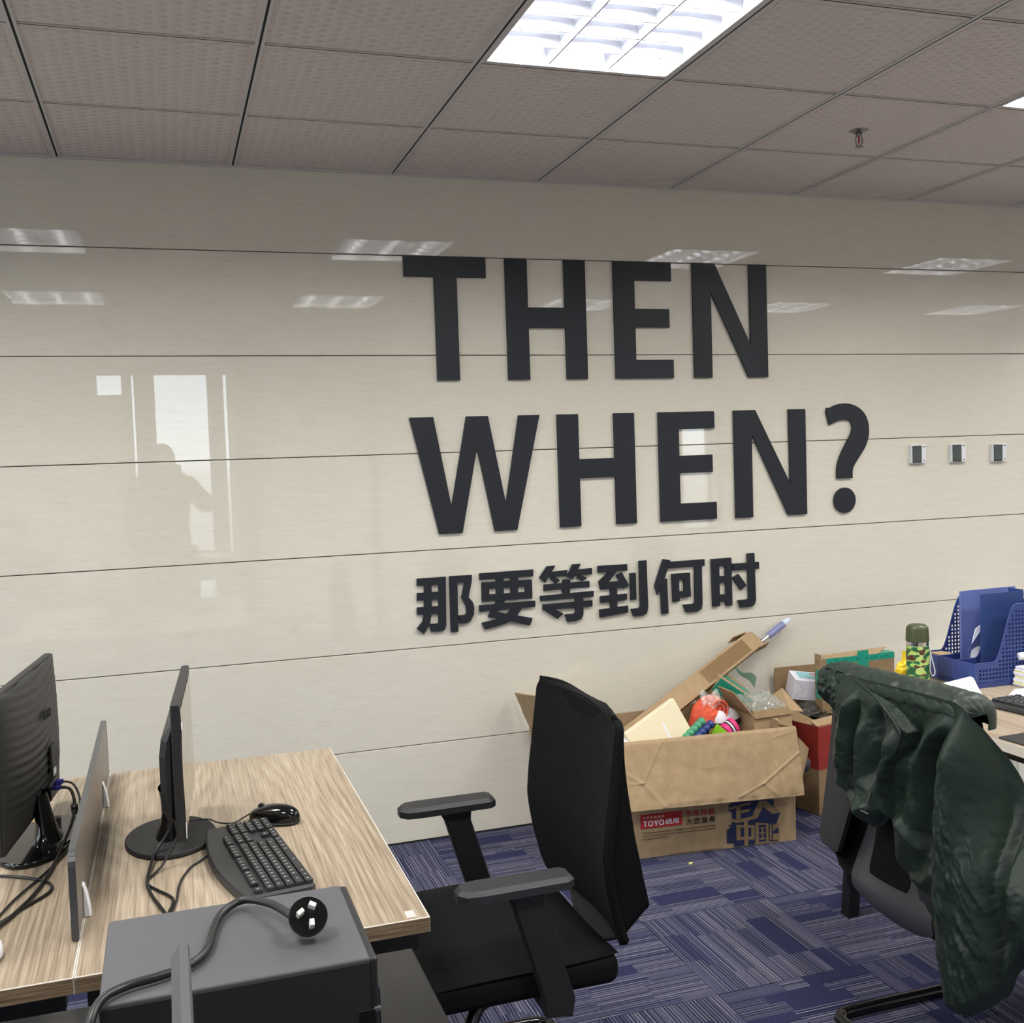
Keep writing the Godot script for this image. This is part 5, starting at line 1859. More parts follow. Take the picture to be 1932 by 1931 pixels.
func red_carton():
	var t := thing("red_carton", "open carton printed red on top, standing between the large carton and the jacket chair", "cardboard box")
	var c0 := V(2.512, 0.001, 0.387)
	var l := V(-0.06, 0, -0.34)
	var r := V(0.40, 0, -0.075)
	var h := V(0, 0.374, 0)
	var hr := V(0, 0.190, 0)
	var b := MB.new()
	board(b, c0 + l, c0, c0 + hr, c0 + l + hr, 0.005, 0.001, 21.0, 6, 4)
	board(b, c0, c0 + r, c0 + r + hr, c0 + hr, 0.005, 0.001, 22.0, 6, 4)
	board(b, c0 + r, c0 + r + l, c0 + r + l + hr, c0 + r + hr, 0.005, 0.001, 23.0, 6, 4)
	board(b, c0 + r + l, c0 + l, c0 + l + hr, c0 + r + l + hr, 0.005, 0.001, 24.0, 6, 4)
	b.slab(c0 + V(0, 0.006, 0), c0 + r + V(0, 0.006, 0), c0 + r + l + V(0, 0.006, 0), c0 + l + V(0, 0.006, 0), 0.005)
	part("lower_body", b, M.cardboard_dull, t)
	b = MB.new()
	board(b, c0 + l + hr, c0 + hr, c0 + h, c0 + l + h * 0.97, 0.005, 0.001, 25.0, 6, 4)
	board(b, c0 + hr, c0 + r + hr, c0 + r + h * 1.02, c0 + h, 0.005, 0.001, 26.0, 6, 4)
	part("red_band", b, M.board_red, t, Vector3.ZERO, "red printed upper part")
	b = MB.new()
	board(b, c0 + r + hr, c0 + r + l + hr, c0 + r + l + h, c0 + r + h, 0.005, 0.001, 27.0, 6, 4)
	board(b, c0 + r + l + hr, c0 + l + hr, c0 + l + h, c0 + r + l + h, 0.005, 0.001, 28.0, 6, 4)
	part("upper_body", b, M.cardboard_dull, t)
	b = MB.new()
	b.slab(c0 + h + V(0.003, -0.004, 0.0), c0 + r * 0.35 + h + V(0, 0, 0.002), c0 + r * 0.35 + h + V(-0.01, 0.025, -0.03), c0 + h + V(-0.015, 0.02, -0.03), 0.003)
	b.slab(c0 + l * 0.5 + h * 0.985, c0 + h + V(0, -0.002, 0), c0 + h + V(0.02, 0.012, -0.03), c0 + l * 0.5 + h + V(0.04, 0.026, 0), 0.003)
	b.slab(c0 + l + h, c0 + l * 0.5 + h, c0 + l * 0.5 + h + V(0.05, 0.03, 0), c0 + l + h + V(0.03, 0.05, 0.01), 0.003)
	part("torn_flap", b, M.cardboard, t)
	b = MB.new()
	b.t = Transform3D(Basis((r).normalized(), Vector3.UP, r.normalized().cross(Vector3.UP)), c0 + V(0, 0.0, 0))
	b.prism(PackedVector2Array([Vector2(0.044, 0.125), Vector2(0.060, 0.120), Vector2(0.070, 0.133), Vector2(0.064, 0.15), Vector2(0.050, 0.154), Vector2(0.040, 0.142)]), 0.0012, 0.0018)
	part("printed_mark", b, mat("print_orange", rgb(170, 90, 50), 0.8), t)
	# back flap standing against the wall
	b = MB.new()
	board(b, V(2.535, 0.30, 0.030), V(2.86, 0.30, 0.028), V(2.86, 0.551, 0.034), V(2.533, 0.554, 0.036), 0.006, 0.002, 31.0, 10, 8)
	part("back_flap", b, M.cardboard_dull, t)
	# tall carton sealed with green tape, standing in the red one
	t = thing("tall_carton", "tall flat carton edged with green tape, standing upright in the red carton", "cardboard box", V(2.814, 0.322, 0.225))
	part("body", boxm(V(0.372, 0.598, 0.055), 0.004), M.cardboard_dull, t)
	b = MB.new()
	b.box(V(0.012, 0.286, 0.0278), V(0.346, 0.026, 0.0008))
	b.box(V(0.022, 0.270, 0.0281), V(0.056, 0.10, 0.0008))
	b.box(V(0.0, 0.2993, 0.0), V(0.372, 0.0008, 0.05))
	b.box(V(-0.1862, 0.20, 0.0), V(0.0008, 0.15, 0.035))
	b.box(V(-0.178, -0.06, 0.0278), V(0.012, 0.05, 0.0008))
	part("green_tape", b, M.tape_green, t)
	b = MB.new()
	for k in 12:
		b.box(V(-0.14 + 0.025 * k + 0.004 * (k % 3), 0.284 + 0.003 * (k % 2), 0.0284), V(0.014 if k % 2 else 0.007, 0.004, 0.0004))
	for k in 3:
		b.box(V(0.014 + 0.01 * k, 0.236, 0.0287), V(0.005, 0.016, 0.0004))
	part("tape_print", b, M.tape_mark, t)
	b = MB.new()
	b.slab(V(-0.186, 0.297, 0.026), V(0.10, 0.299, 0.027), V(0.17, 0.318, -0.01), V(-0.15, 0.306, -0.025), 0.003)
	b.slab(V(-0.188, 0.25, -0.02), V(-0.186, 0.25, 0.027), V(-0.189, 0.318, 0.027), V(-0.202, 0.322, 0.0), 0.003)
	part("lid_flap", b, M.cardboard, t)
	b = MB.new()
	b.rbox(V(0.0, 0.15, 0.0285), V(0.36, 0.0035, 0.002), 0.001)
	b.rbox(V(-0.165, 0.0, 0.0285), V(0.0035, 0.55, 0.002), 0.001)
	part("fold_line", b, M.cardboard, t)
	# white retail box
	t = thing("white_box", "white folded-end box with pale blue and red on top, in the red carton", "box", V(2.645, 0.480, 0.130), -0.25)
	var q := Basis(V(0, 0, 1), -0.13) * Basis(V(1, 0, 0), 0.22)
	b = MB.new()
	b.t = Transform3D(q, Vector3.ZERO)
	b.rbox(Vector3.ZERO, V(0.17, 0.095, 0.10), 0.004, 2)
	part("body", b, M.carton_white, t)
	b = MB.new()
	b.t = Transform3D(q, Vector3.ZERO)
	b.box(V(0.01, 0.0477, -0.006), V(0.14, 0.0006, 0.07))
	part("blue_panel", b, M.carton_teal, t)
	b = MB.new()
	b.t = Transform3D(q, Vector3.ZERO)
	b.box(V(0.035, 0.0482, -0.022), V(0.07, 0.0006, 0.016))
	part("red_panel", b, M.carton_red, t)
	b = MB.new()
	b.t = Transform3D(q, Vector3.ZERO)
	strokes(b, [[-8, 4.3, -4, 0.2], [-4, 0.2, -8, -3.8], [-7, -3.4, 0, -3.6]], Vector2.ZERO, Vector2(0.1, 0.1), 0.0012, 0.0503)
	part("fold_line", b, M.logo_grey, t)
	t = thing("plastic_bundle", "crumpled bundle of smoky plastic film under the white box", "plastic bag", V(2.628, 0.40, 0.175))
	b = MB.new()
	b.grid(40, 20, func(u, v):
		var a: float = -u * TAU
		var s: float = sin(v * PI)
		var e: float = 1.0 + 0.5 * noise.get_noise_3d(cos(a) * 2.5 * s, v * 6.0, sin(a) * 2.5 * s)
		return V(cos(a) * 0.105 * s * e, -0.055 + 0.085 * v, sin(a) * 0.09 * s * e), true)
	part("film", b, M.film_smoke, t)
	b = MB.new()
	b.grid(24, 12, func(u, v):
		var a: float = -u * TAU
		var s: float = sin(v * PI)
		return V(cos(a) * 0.075 * s, -0.052 + 0.06 * v, sin(a) * 0.062 * s), true)
	part("contents", b, mat("dark_brown_grey", rgb(58, 52, 50), 0.7), t)
	t = thing("dark_lump", "dark grey rounded item poking out between the two cartons", "bag", V(2.405, 0.245, 0.43))
	b = MB.new()
	sphere(b, Vector3.ZERO, 0.035, 18)
	part("body", b, mat("dark_grey_cloth", rgb(56, 54, 60), 0.7), t)

# ---------------------------------------------------------------- things on the right-hand table
func perforated(b: MB, w: float, top: Callable, pitch: float, hole: float, margin: float, th: float):     # x along, y up, z thickness
	var xs := [0.0, margin]
	var x := margin
	while x + pitch < w - margin:
		xs.append(x + hole)
		xs.append(x + pitch)
		x += pitch
	xs.append(w)
	for i in xs.size() - 1:
		var a: float = xs[i]
		var c: float = xs[i + 1]
		var ha: float = top.call(a)
		var hc: float = top.call(c)
		var lim := minf(ha, hc) - margin
		var holes := []
		if i % 2 == 1 and i < xs.size() - 2:
			var y := margin
			while y + hole < lim:
				holes.append([y, y + hole])
				y += pitch
		var y0 := 0.0
		for q in holes:
			piece(b, a, c, y0, y0, q[0], q[0], th)
			y0 = q[1]
		piece(b, a, c, y0, y0, ha, hc, th)

func piece(b: MB, a: float, c: float, ya: float, yc: float, ta: float, tc: float, th: float):
	var p := [V(a, ya, th / 2), V(c, yc, th / 2), V(c, tc, th / 2), V(a, ta, th / 2)]
	var k := V(0, 0, th)
	b.quad(p[0], p[1], p[2], p[3])
	b.quad(p[3] - k, p[2] - k, p[1] - k, p[0] - k)
	for i in 4:
		var m: Vector3 = p[i]
		var o: Vector3 = p[(i + 1) % 4]
		b.quad(m - k, o - k, o, m)

func right_desk_things():
	# flask
	var t := thing("thermos_flask", "camouflage-patterned vacuum flask with an olive cap and white strap, on the right table", "flask", V(2.285, 0.7502, 1.285))
	part("base", lathem([Vector2(0, 0), Vector2(0.0345, 0), Vector2(0.0365, 0.002), Vector2(0.0365, 0.016), Vector2(0.0362, 0.018), Vector2(0, 0.018)], 36), M.base_green, t)
	part("body", lathem([Vector2(0.0358, 0.018), Vector2(0.0358, 0.128), Vector2(0.0358, 0.128), Vector2(0.0345, 0.13)], 36), M.camouflage, t)
	part("steel_collar", lathem([Vector2(0.0345, 0.129), Vector2(0.0345, 0.143)], 36), M.chrome, t)
	part("cap", lathem([Vector2(0.0345, 0.142), Vector2(0.0358, 0.143), Vector2(0.0362, 0.148), Vector2(0.0345, 0.182), Vector2(0.0325, 0.189), Vector2(0.028, 0.1945), Vector2(0.020, 0.1975), Vector2(0.008, 0.1985), Vector2(0, 0.1986)], 36), M.cap_green, t)
	part("strap", tubem([V(0.035, 0.137, 0.006), V(0.041, 0.115, 0.008), V(0.047, 0.085, 0.009), V(0.058, 0.045, 0.010), V(0.056, 0.028, 0.010), V(0.047, 0.027, 0.010), V(0.041, 0.04, 0.010), V(0.041, 0.075, 0.009), V(0.044, 0.105, 0.008), V(0.037, 0.137, 0.006)], 0.0022, 8, 5), M.white_plastic, t)
	# crumpled yellow packet
	t = thing("yellow_packet", "crumpled bright yellow packet half hidden behind the flask", "packet", V(2.292, 0.7502, 1.213))
	var b := MB.new()
	b.grid(24, 16, func(u, v):
		var a: float = -u * TAU
		var s: float = pow(sin(v * PI), 0.6)
		var e: float = 1.0 + 0.35 * noise.get_noise_3d(cos(a) * 1.8, v * 5.0, sin(a) * 1.8)
		return V(cos(a) * 0.030 * s * e, 0.072 * v, sin(a) * 0.022 * s * e), true)
	part("packet", b, M.yellow, t)
	b = MB.new()
	b.slab(V(-0.02, 0.06, 0.01), V(0.02, 0.055, 0.015), V(0.012, 0.095, 0.0), V(-0.008, 0.10, 0.0), 0.002)
	part("torn_top", b, M.yellow, t)
	# file holder
	t = thing("file_holder", "blue perforated plastic file holder with a low front, on the right table", "file holder", V(2.400, 0.7502, 1.414))
	var curve := func(x: float) -> float:
		return 0.078 + 0.180 * smoothstep(0.0, 1.0, clampf((x - 0.070) / 0.085, 0, 1)) if x < 0.155 else 0.258
	for q in [[0.0, "side_panel"], [-0.081, "divider_panel"], [-0.162, "divider_panel"], [-0.243, "side_panel"]]:
		b = MB.new()
		b.t = Transform3D(Basis(Vector3.UP, -0.02), V(0, 0, q[0]))
		perforated(b, 0.262, curve, 0.0128, 0.0074, 0.0125, 0.0028)
		part(q[1], b, M.holder_blue, t)
		var rim := []
		for k in 24:
			var x: float = 0.262 * k / 23.0
			rim.append(V(x, curve.call(x), q[0] + 0.02 * x))
		part("rim", tubem(rim, 0.0022, 6, 2), M.holder_blue, t)
	b = MB.new()
	b.rbox(V(-0.0014, 0.039, -0.1215), V(0.0028, 0.078, 0.2455), 0.001)
	part("front_panel", b, M.holder_blue, t)
	b = MB.new()
	b.rbox(V(0.2625, 0.129, -0.117), V(0.0028, 0.258, 0.2455), 0.001)
	part("back_panel", b, M.holder_blue, t)
	b = MB.new()
	b.box(V(0.131, 0.002, -0.119), V(0.262, 0.004, 0.244))
	part("floor_panel", b, M.holder_blue, t)
	b = MB.new()
	for z in [-0.006, -0.085, -0.165]:
		for y in [0.015, 0.040, 0.064]:
			b.box(V(-0.003, y, z), V(0.0006, 0.017, 0.0016))
	for k in 26:
		b.box(V(-0.003, 0.0125, -0.02 - 0.0055 * k - (0.012 if k > 11 else 0.0)), V(0.0006, 0.007, 0.0022))
	part("molded_slots", b, mat("slot_navy", rgb(26, 36, 86), 0.7), t)
	# folder in the holder
	t = thing("plastic_folder", "open blue plastic folder standing upright in the file holder", "folder", V(2.478, 0.756, 1.352))
	b = MB.new()
	b.rbox(V(0.085, 0.142, 0.0), V(0.175, 0.280, 0.0016), 0.0006)
	part("front_cover", b, M.folder_blue, t)
	b = MB.new()
	b.t = Transform3D(Basis(Vector3.UP, 0.03), V(0, 0, -0.070))
	b.rbox(V(0.095, 0.144, 0.0), V(0.235, 0.284, 0.0016), 0.0006)
	b.rbox(V(-0.020, 0.144, 0.002), V(0.008, 0.284, 0.004), 0.001)
	part("back_cover", b, M.folder_pale, t)
	b = MB.new()
	b.rbox(V(0.1735, 0.144, -0.033), V(0.0016, 0.282, 0.066), 0.0006)
	part("spine", b, M.folder_blue, t)
	b = MB.new()
	b.sheet(14, 10, 0.0006, func(u, v): return V(-0.008 - 0.012 * v + 0.18 * u, 0.002 + 0.155 * v * (1.0 - 0.4 * pow(1.0 - u, 3.0)) + 0.09 * u * v, -0.022 - 0.020 * (1.0 - u) * sin(v * 2.4) + 0.006 * u))
	part("flap", b, M.folder_pale, t)
	t = thing("document", "white paper sheets curling inside the blue plastic folder", "papers", V(2.478, 0.758, 1.335))
	b = MB.new()
	b.sheet(16, 12, 0.003, func(u, v): return V(-0.014 + 0.030 * v * v + 0.17 * u, 0.16 * v + 0.10 * u * v, -0.006 - 0.018 * sin(v * 1.8) * (1.0 - u) + 0.001 * u))
	part("sheet", b, M.white_paper, t)
	solo("small_carton", boxm(V(0.05, 0.07, 0.06), 0.002), M.cardboard, "small brown carton inside the blue file holder behind the folder", "cardboard box", V(2.448, 0.791, 1.205))
	# curled sheet of paper
	b = MB.new()
	b.sheet(24, 24, 0.0006, func(u, v):
		var p := V(2.158, 0, 1.652).lerp(V(2.232, 0, 1.675), 0.0)
		var q: Vector3 = V(2.10, 0, 1.60).lerp(V(2.236, 0, 1.674), u).lerp(V(2.16, 0, 1.36).lerp(V(2.405, 0, 1.395), u), v)
		q.y = 0.7512 + 0.030 * pow(clampf(u * 0.75 + v * 0.75 - 0.62, 0, 1), 1.6) * 1.5 * v + 0.002 * sin(u * 3.0)
		return q)
	solo("paper_sheet", b, M.white_paper, "blank white paper sheet with a raised corner on the right table", "paper")
	b = MB.new()
	b.slab(V(2.40, 0.752, 1.545), V(2.62, 0.752, 1.62), V(2.66, 0.7515, 1.49), V(2.495, 0.7515, 1.475), 0.0008)
	solo("paper_slip", b, M.white_paper, "small white slip of paper behind the right-hand keyboard", "paper")
	t = thing("keyboard", "black keyboard cut off by the right edge, on the right table", "keyboard", V(2.352, 0.7505, 1.80), PI + 0.10)
	keyboard(t, 0.140, 0.40, 0.004)
	b = MB.new()
	b.t = Transform3D(Basis(Vector3.RIGHT, -PI / 2), Vector3.ZERO)
	var mp := PackedVector2Array()
	for c in [Vector2(-0.105, -0.09), Vector2(0.105, -0.09), Vector2(0.105, 0.09), Vector2(-0.105, 0.09)]:
		for k in 5:
			var a := deg_to_rad(-180 + 22.5 * k) if c.x < 0 and c.y < 0 else (deg_to_rad(-90 + 22.5 * k) if c.y < 0 else (deg_to_rad(22.5 * k) if c.x > 0 else deg_to_rad(90 + 22.5 * k)))
			mp.append(Vector2(c.x - signf(c.x) * 0.008, c.y - signf(c.y) * 0.008) + Vector2(cos(a), sin(a)) * 0.008)
	b.prism(mp, 0.0, 0.003, 0.0008)
	solo("mouse_pad", b, M.matt_black, "thin black mouse mat at the edge of the right table", "mouse mat", V(2.155, 0.7502, 1.972), 0.05)
	# stack of papers and note cards
	t = thing("paper_stack", "stack of white note cards with yellow edges at the right edge, beside the file holder", "papers", V(2.60, 0.7502, 1.475))
	for k in 14:
		var y := 0.0022 + 0.0044 * k
		part("card", boxm(V(0.125, 0.0036, 0.10), 0.0008), M.white_paper if k % 4 != 2 else M.paper_pale_yellow, t, V(rng.randf_range(-0.004, 0.004) + 0.0006 * k, y, rng.randf_range(-0.004, 0.004)))
	b = MB.new()
	b.t = Transform3D(Basis(Vector3.UP, 0.5), V(0.0, 0.062, 0))
	b.sheet(10, 4, 0.002, func(u, v): return V(-0.045 + 0.12 * u, 0.018 * pow(1.0 - u, 2.0) + 0.005, 0.03 - 0.06 * v))
	part("curled_note", b, M.paper_pale_yellow, t)
	solo("magazine", tubem([V(-0.06, 0, 0), V(0.0, 0.004, 0.0), V(0.08, 0.0, 0)], 0.012, 12, 4), M.white_plastic, "rolled white leaflet lying on the stack of note cards", "leaflet", V(2.60, 0.845, 1.46), -0.3)
	# low white cabinet on the floor behind
	t = thing("cabinet", "low white metal cabinet standing on the carpet beyond the right table", "cabinet", V(3.70, 0, 0.235))
	part("body", boxm(V(0.47, 0.50, 0.42), 0.006, 2), M.cabinet_white, t, V(0, 0.252, 0))
	for k in 2:
		var o := part("drawer", boxm(V(0.44, 0.225, 0.012), 0.004), M.cabinet_white, t, V(0, 0.135 + 0.235 * k, 0.216))
		part("handle", boxm(V(0.10, 0.012, 0.012), 0.004), M.silver, o, V(0, 0.08, 0.010))

# ---------------------------------------------------------------- wall and ceiling fittings, scraps
func wall_things():
	var words := ["left of the three white wall thermostats, nearest the question mark", "middle one of the three white wall thermostats on the stone wall", "right of the three white wall thermostats, nearest the right edge"]
	var xs := [3.3355, 3.5625, 3.8025]
	var ys := [1.4795, 1.478, 1.472]
	for k in 3:
		var t := thing("thermostat", words[k], "thermostat", V(xs[k], ys[k], 0), 0, "wall thermostats")
		var b := MB.new()
		b.rbox(V(0, 0, 0.009), V(0.084, 0.086, 0.018), 0.003, 2)
		part("case", b, M.white_plastic, t)
		part("display", boxm(V(0.052, 0.080, 0.0012), 0.0004), M.divider_edge, t, V(-0.011, 0, 0.0185))
		part("screen", boxm(V(0.044, 0.062, 0.0008)), M.lcd, t, V(-0.011, 0.0, 0.0193))
		b = MB.new()
		b.t = Transform3D(Basis(Vector3.RIGHT, PI / 2), V(0.029, -0.031, 0.018))
		b.lathe([Vector2(0, 0), Vector2(0.0042, 0), Vector2(0.0042, 0.0012), Vector2(0.003, 0.0014), Vector2(0, 0.0014)], 14)
		part("button", b, M.logo_grey, t)
		b = MB.new()
		for q in 4:
			b.box(V(0.0235 + 0.0036 * q, 0.034, 0.0183), V(0.0026, 0.0042, 0.0006))
		part("logo", b, M.divider_edge, t)
	var t := thing("sprinkler", "pendent fire sprinkler with a red glass bulb on the ceiling", "sprinkler", V(2.397, 2.6485, 0.877))
	part("plate", lathem([Vector2(0, -0.010), Vector2(0.016, -0.010), Vector2(0.020, -0.004), Vector2(0.038, -0.002), Vector2(0.040, 0.0), Vector2(0, 0.0)], 28), M.sprinkler_metal, t)
	part("socket", lathem([Vector2(0, -0.022), Vector2(0.010, -0.022), Vector2(0.0115, -0.019), Vector2(0.0115, -0.009), Vector2(0, -0.009)], 16), M.sprinkler_metal, t)
	part("frame_arms", tubem([V(-0.009, -0.020, 0), V(-0.0135, -0.030, 0), V(-0.0125, -0.045, 0), V(-0.004, -0.055, 0), V(0.004, -0.055, 0), V(0.0125, -0.045, 0), V(0.0135, -0.030, 0), V(0.009, -0.020, 0)], 0.0022, 8, 4), M.sprinkler_metal, t)
	part("glass_bulb", lathem([Vector2(0, -0.050), Vector2(0.0026, -0.046), Vector2(0.0028, -0.028), Vector2(0.002, -0.022), Vector2(0, -0.022)], 12), M.bulb_red, t)
	part("deflector", lathem([Vector2(0, -0.062), Vector2(0.015, -0.0605), Vector2(0.0155, -0.0595), Vector2(0.004, -0.057), Vector2(0, -0.054)], 20), M.sprinkler_metal, t)
	var b := MB.new()
	b.rbox(V(0, 0.003, 0), V(0.014, 0.006, 0.010), 0.002)
	solo("paper_scrap", b, M.paper_pale_yellow, "tiny pale yellow scrap on the carpet in front of the large carton", "scrap", V(1.782, 0.0005, 0.640), 0.4)

# ---------------------------------------------------------------- nearest table
func near_table():
	var t := thing("black_table", "glossy black table nearest the camera, carrying the computer case", "table", V(-0.15, 0, 2.98))
	part("tabletop", boxm(V(0.98, 0.022, 1.02), 0.002), M.table_black, t, V(0, 0.739, 0))
	for sx in [-1.0, 1.0]:
		for sz in [-1.0, 1.0]:
			part("leg", boxm(V(0.04, 0.728, 0.04), 0.002), M.black_metal, t, V(sx * 0.45, 0.364, sz * 0.47))
	t = thing("computer_case", "dark grey desktop computer case with a power lead on top, in the foreground", "computer", V(0.047, 0.7502, 2.962))
	part("shell", boxm(V(0.258, 0.279, 0.197), 0.003, 2), M.case_metal, t, V(-0.002, 0.1405, 0))
	part("near_side", boxm(V(0.256, 0.272, 0.002)), M.case_front, t, V(-0.002, 0.139, 0.0985))
	var b := MB.new()
	b.rbox(V(0.1295, 0.1395, 0.0), V(0.010, 0.278, 0.196), 0.003, 2)
	part("front_bezel", b, M.case_front, t)
	b = MB.new()
	b.rbox(V(0.1345, 0.215, 0.045), V(0.006, 0.055, 0.09), 0.002)
	b.rbox(V(0.1355, 0.150, 0.045), V(0.008, 0.055, 0.09), 0.003)
	part("drive_bay", b, M.gloss_black, t)
	b = MB.new()
	b.rbox(V(0.1215, 0.115, 0.0985), V(0.017, 0.225, 0.004), 0.0015)
	part("side_slot", b, M.gloss_black, t)
	b = MB.new()
	b.rbox(V(0.1240, 0.175, 0.1000), V(0.013, 0.020, 0.006), 0.003)
	b.rbox(V(0.1320, 0.225, 0.0970), V(0.008, 0.006, 0.006), 0.002)
	part("latch", b, M.case_metal, t)
	t = thing("power_lead", "black mains lead ending in a round three-pin plug on top of the computer case", "cable", V(0, 1.031, 2.97))
	var at := t.position
	var c := []
	for p in [V(0.106, 1.050, 2.975), V(0.088, 1.046, 2.925), V(0.062, 1.040, 2.888), V(0.038, 1.037, 2.905), V(0.026, 1.036, 2.945), V(0.018, 1.036, 2.99), V(0.0, 1.0365, 3.020), V(-0.030, 1.0365, 3.034), V(-0.060, 1.0365, 3.043), V(-0.083, 1.034, 3.062), V(-0.092, 1.010, 3.085), V(-0.094, 0.93, 3.095), V(-0.094, 0.82, 3.11), V(-0.100, 0.757, 3.16), V(-0.12, 0.756, 3.25)]:
		c.append(p - at)
	part("cord", tubem(c, 0.0044, 10, 6), M.cable, t)
	b = MB.new()      # the plug lies on its rim with its pins towards us
	var face := (V(0.0, 0.62, 0.78)).normalized()
	var sx := Vector3.UP.cross(face).normalized()
	b.t = Transform3D(Basis(sx, face, sx.cross(face)), V(0.1205, 1.0535, 2.995) - at)
	b.lathe([Vector2(0, -0.016), Vector2(0.010, -0.016), Vector2(0.017, -0.010), Vector2(0.0205, 0.002), Vector2(0.0205, 0.006), Vector2(0.0195, 0.0078), Vector2(0.0195, 0.0078), Vector2(0, 0.0086)], 30)
	part("plug_body", b, M.gloss_black, t)
	for q in [[-0.0085, -0.0020, 0.55], [0.0045, -0.0078, -0.55], [0.0020, 0.0105, 0.0]]:
		var pin := MB.new()
		pin.t = b.t * Transform3D(Basis(Vector3.UP, q[2]), V(q[0], 0.0135, q[1]))
		pin.rbox(Vector3.ZERO, V(0.0075, 0.014, 0.0045) if q[2] != 0.0 else V(0.0048, 0.015, 0.0070), 0.0005)
		part("pin", pin, M.pin_metal, t)
	# a monitor seen along its top edge
	t = thing("monitor", "dark slim monitor seen end-on along its top edge, nearest the camera", "monitor", V(0.0, 0.7502, 3.484), 0.0)
	b = MB.new()
	b.t = Transform3D(Basis(), V(-0.006, 0, 0))
	b.prism(PackedVector2Array([Vector2(-0.0075, 0.085), Vector2(0.0062, 0.085), Vector2(0.0066, 0.4130), Vector2(0.0050, 0.4160), Vector2(-0.0012, 0.4165), Vector2(-0.0075, 0.4060)]), -0.218, 0.215)
	part("bezel", b, M.case_metal, t)
	b = MB.new()
	b.box(V(0.0008, 0.25, 0), V(0.0008, 0.28, 0.38))
	part("screen", b, M.screen, t)
	part("neck", boxm(V(0.03, 0.11, 0.05), 0.004), M.black_plastic, t, V(-0.022, 0.062, 0))
	oval_base(M.matt_black, t, 0.08, 0.11)

# ---------------------------------------------------------------- people, seen only mirrored in the polished wall
func body_mesh(bones: Array, cell: float, k: float) -> MB:
	var lo := V(1e9, 1e9, 1e9)
	var hi := -lo
	for q in bones:
		var r: float = maxf(q[2], q[3]) + cell * 3.0 + k
		for p in [q[0], q[1]]:
			lo = lo.min(p - V(r, r, r))
			hi = hi.max(p + V(r, r, r))
	var n := Vector3i(((hi - lo) / cell).ceil()) + Vector3i.ONE
	var f := PackedFloat32Array()
	f.resize(n.x * n.y * n.z)
	for q in bones:
		var a: Vector3 = q[0]
		var d: Vector3 = q[1] - q[0]
		var dd := maxf(d.length_squared(), 1e-9)
		var m: float = maxf(q[2], q[3]) + k * 4.0 + cell * 2.0
		var i0 := Vector3i(((q[0].min(q[1]) - V(m, m, m) - lo) / cell).floor()).clamp(Vector3i.ZERO, n - Vector3i.ONE)
		var i1 := Vector3i(((q[0].max(q[1]) + V(m, m, m) - lo) / cell).ceil()).clamp(Vector3i.ZERO, n - Vector3i.ONE)
		var ra: float = q[2]
		var rb: float = q[3]
		for z in range(i0.z, i1.z + 1):
			for y in range(i0.y, i1.y + 1):
				var row := (z * n.y + y) * n.x
				for x in range(i0.x, i1.x + 1):
					var p := lo + Vector3(x, y, z) * cell - a
					var t := clampf(p.dot(d) / dd, 0, 1)
					var s := (p - d * t).length() - (ra + (rb - ra) * t)
					f[row + x] += exp(-s / k)
	for i in f.size():
		f[i] = -k * log(f[i]) if f[i] > 1e-12 else 1.0
	var ids := {}
	var pts := PackedVector3Array()
	var fc := PackedInt32Array()
	var sx := 1
	var sy := n.x
	var sz := n.x * n.y
	for z in n.z - 1:
		for y in n.y - 1:
			for x in n.x - 1:
				var c := x + y * sy + z * sz
				var mask := 0
				for q in 8:
					if f[c + (q & 1) * sx + ((q >> 1) & 1) * sy + ((q >> 2) & 1) * sz] < 0:
						mask |= 1 << q
				if mask == 0 or mask == 255:
					continue
				var sum := Vector3.ZERO
				var cnt := 0
				for e in [[0, 1], [2, 3], [4, 5], [6, 7], [0, 2], [1, 3], [4, 6], [5, 7], [0, 4], [1, 5], [2, 6], [3, 7]]:
					var u: int = e[0]
					var v: int = e[1]
					if ((mask >> u) & 1) == ((mask >> v) & 1):
						continue
					var fu := f[c + (u & 1) * sx + ((u >> 1) & 1) * sy + ((u >> 2) & 1) * sz]
					var fv := f[c + (v & 1) * sx + ((v >> 1) & 1) * sy + ((v >> 2) & 1) * sz]
					var g := fu / (fu - fv)
					sum += Vector3(u & 1, (u >> 1) & 1, (u >> 2) & 1).lerp(Vector3(v & 1, (v >> 1) & 1, (v >> 2) & 1), g)
					cnt += 1
				ids[c] = pts.size()
				pts.append(lo + (Vector3(x, y, z) + sum / cnt) * cell)
	for c in ids:
		var inside: bool = f[c] < 0
		for ax in 3:
			var s: int = [sx, sy, sz][ax]
			var s1: int = [sy, sz, sx][ax]
			var s2: int = [sz, sx, sy][ax]
			if (f[c + s] < 0) == inside:
				continue
			if not (ids.has(c - s1) and ids.has(c - s2) and ids.has(c - s1 - s2)):
				continue
			var q0: int = ids[c - s1 - s2]
			var q1: int = ids[c - s2]
			var q2: int = ids[c]
			var q3: int = ids[c - s1]
			if inside:
				fc.append_array([q0, q1, q2, q0, q2, q3])
			else:
				fc.append_array([q0, q2, q1, q0, q3, q2])
	var b := MB.new()
	b.smooth(pts, fc)
	return b

func mirror(p: Vector3) -> Vector3:
	return V(-p.x, p.y, p.z)

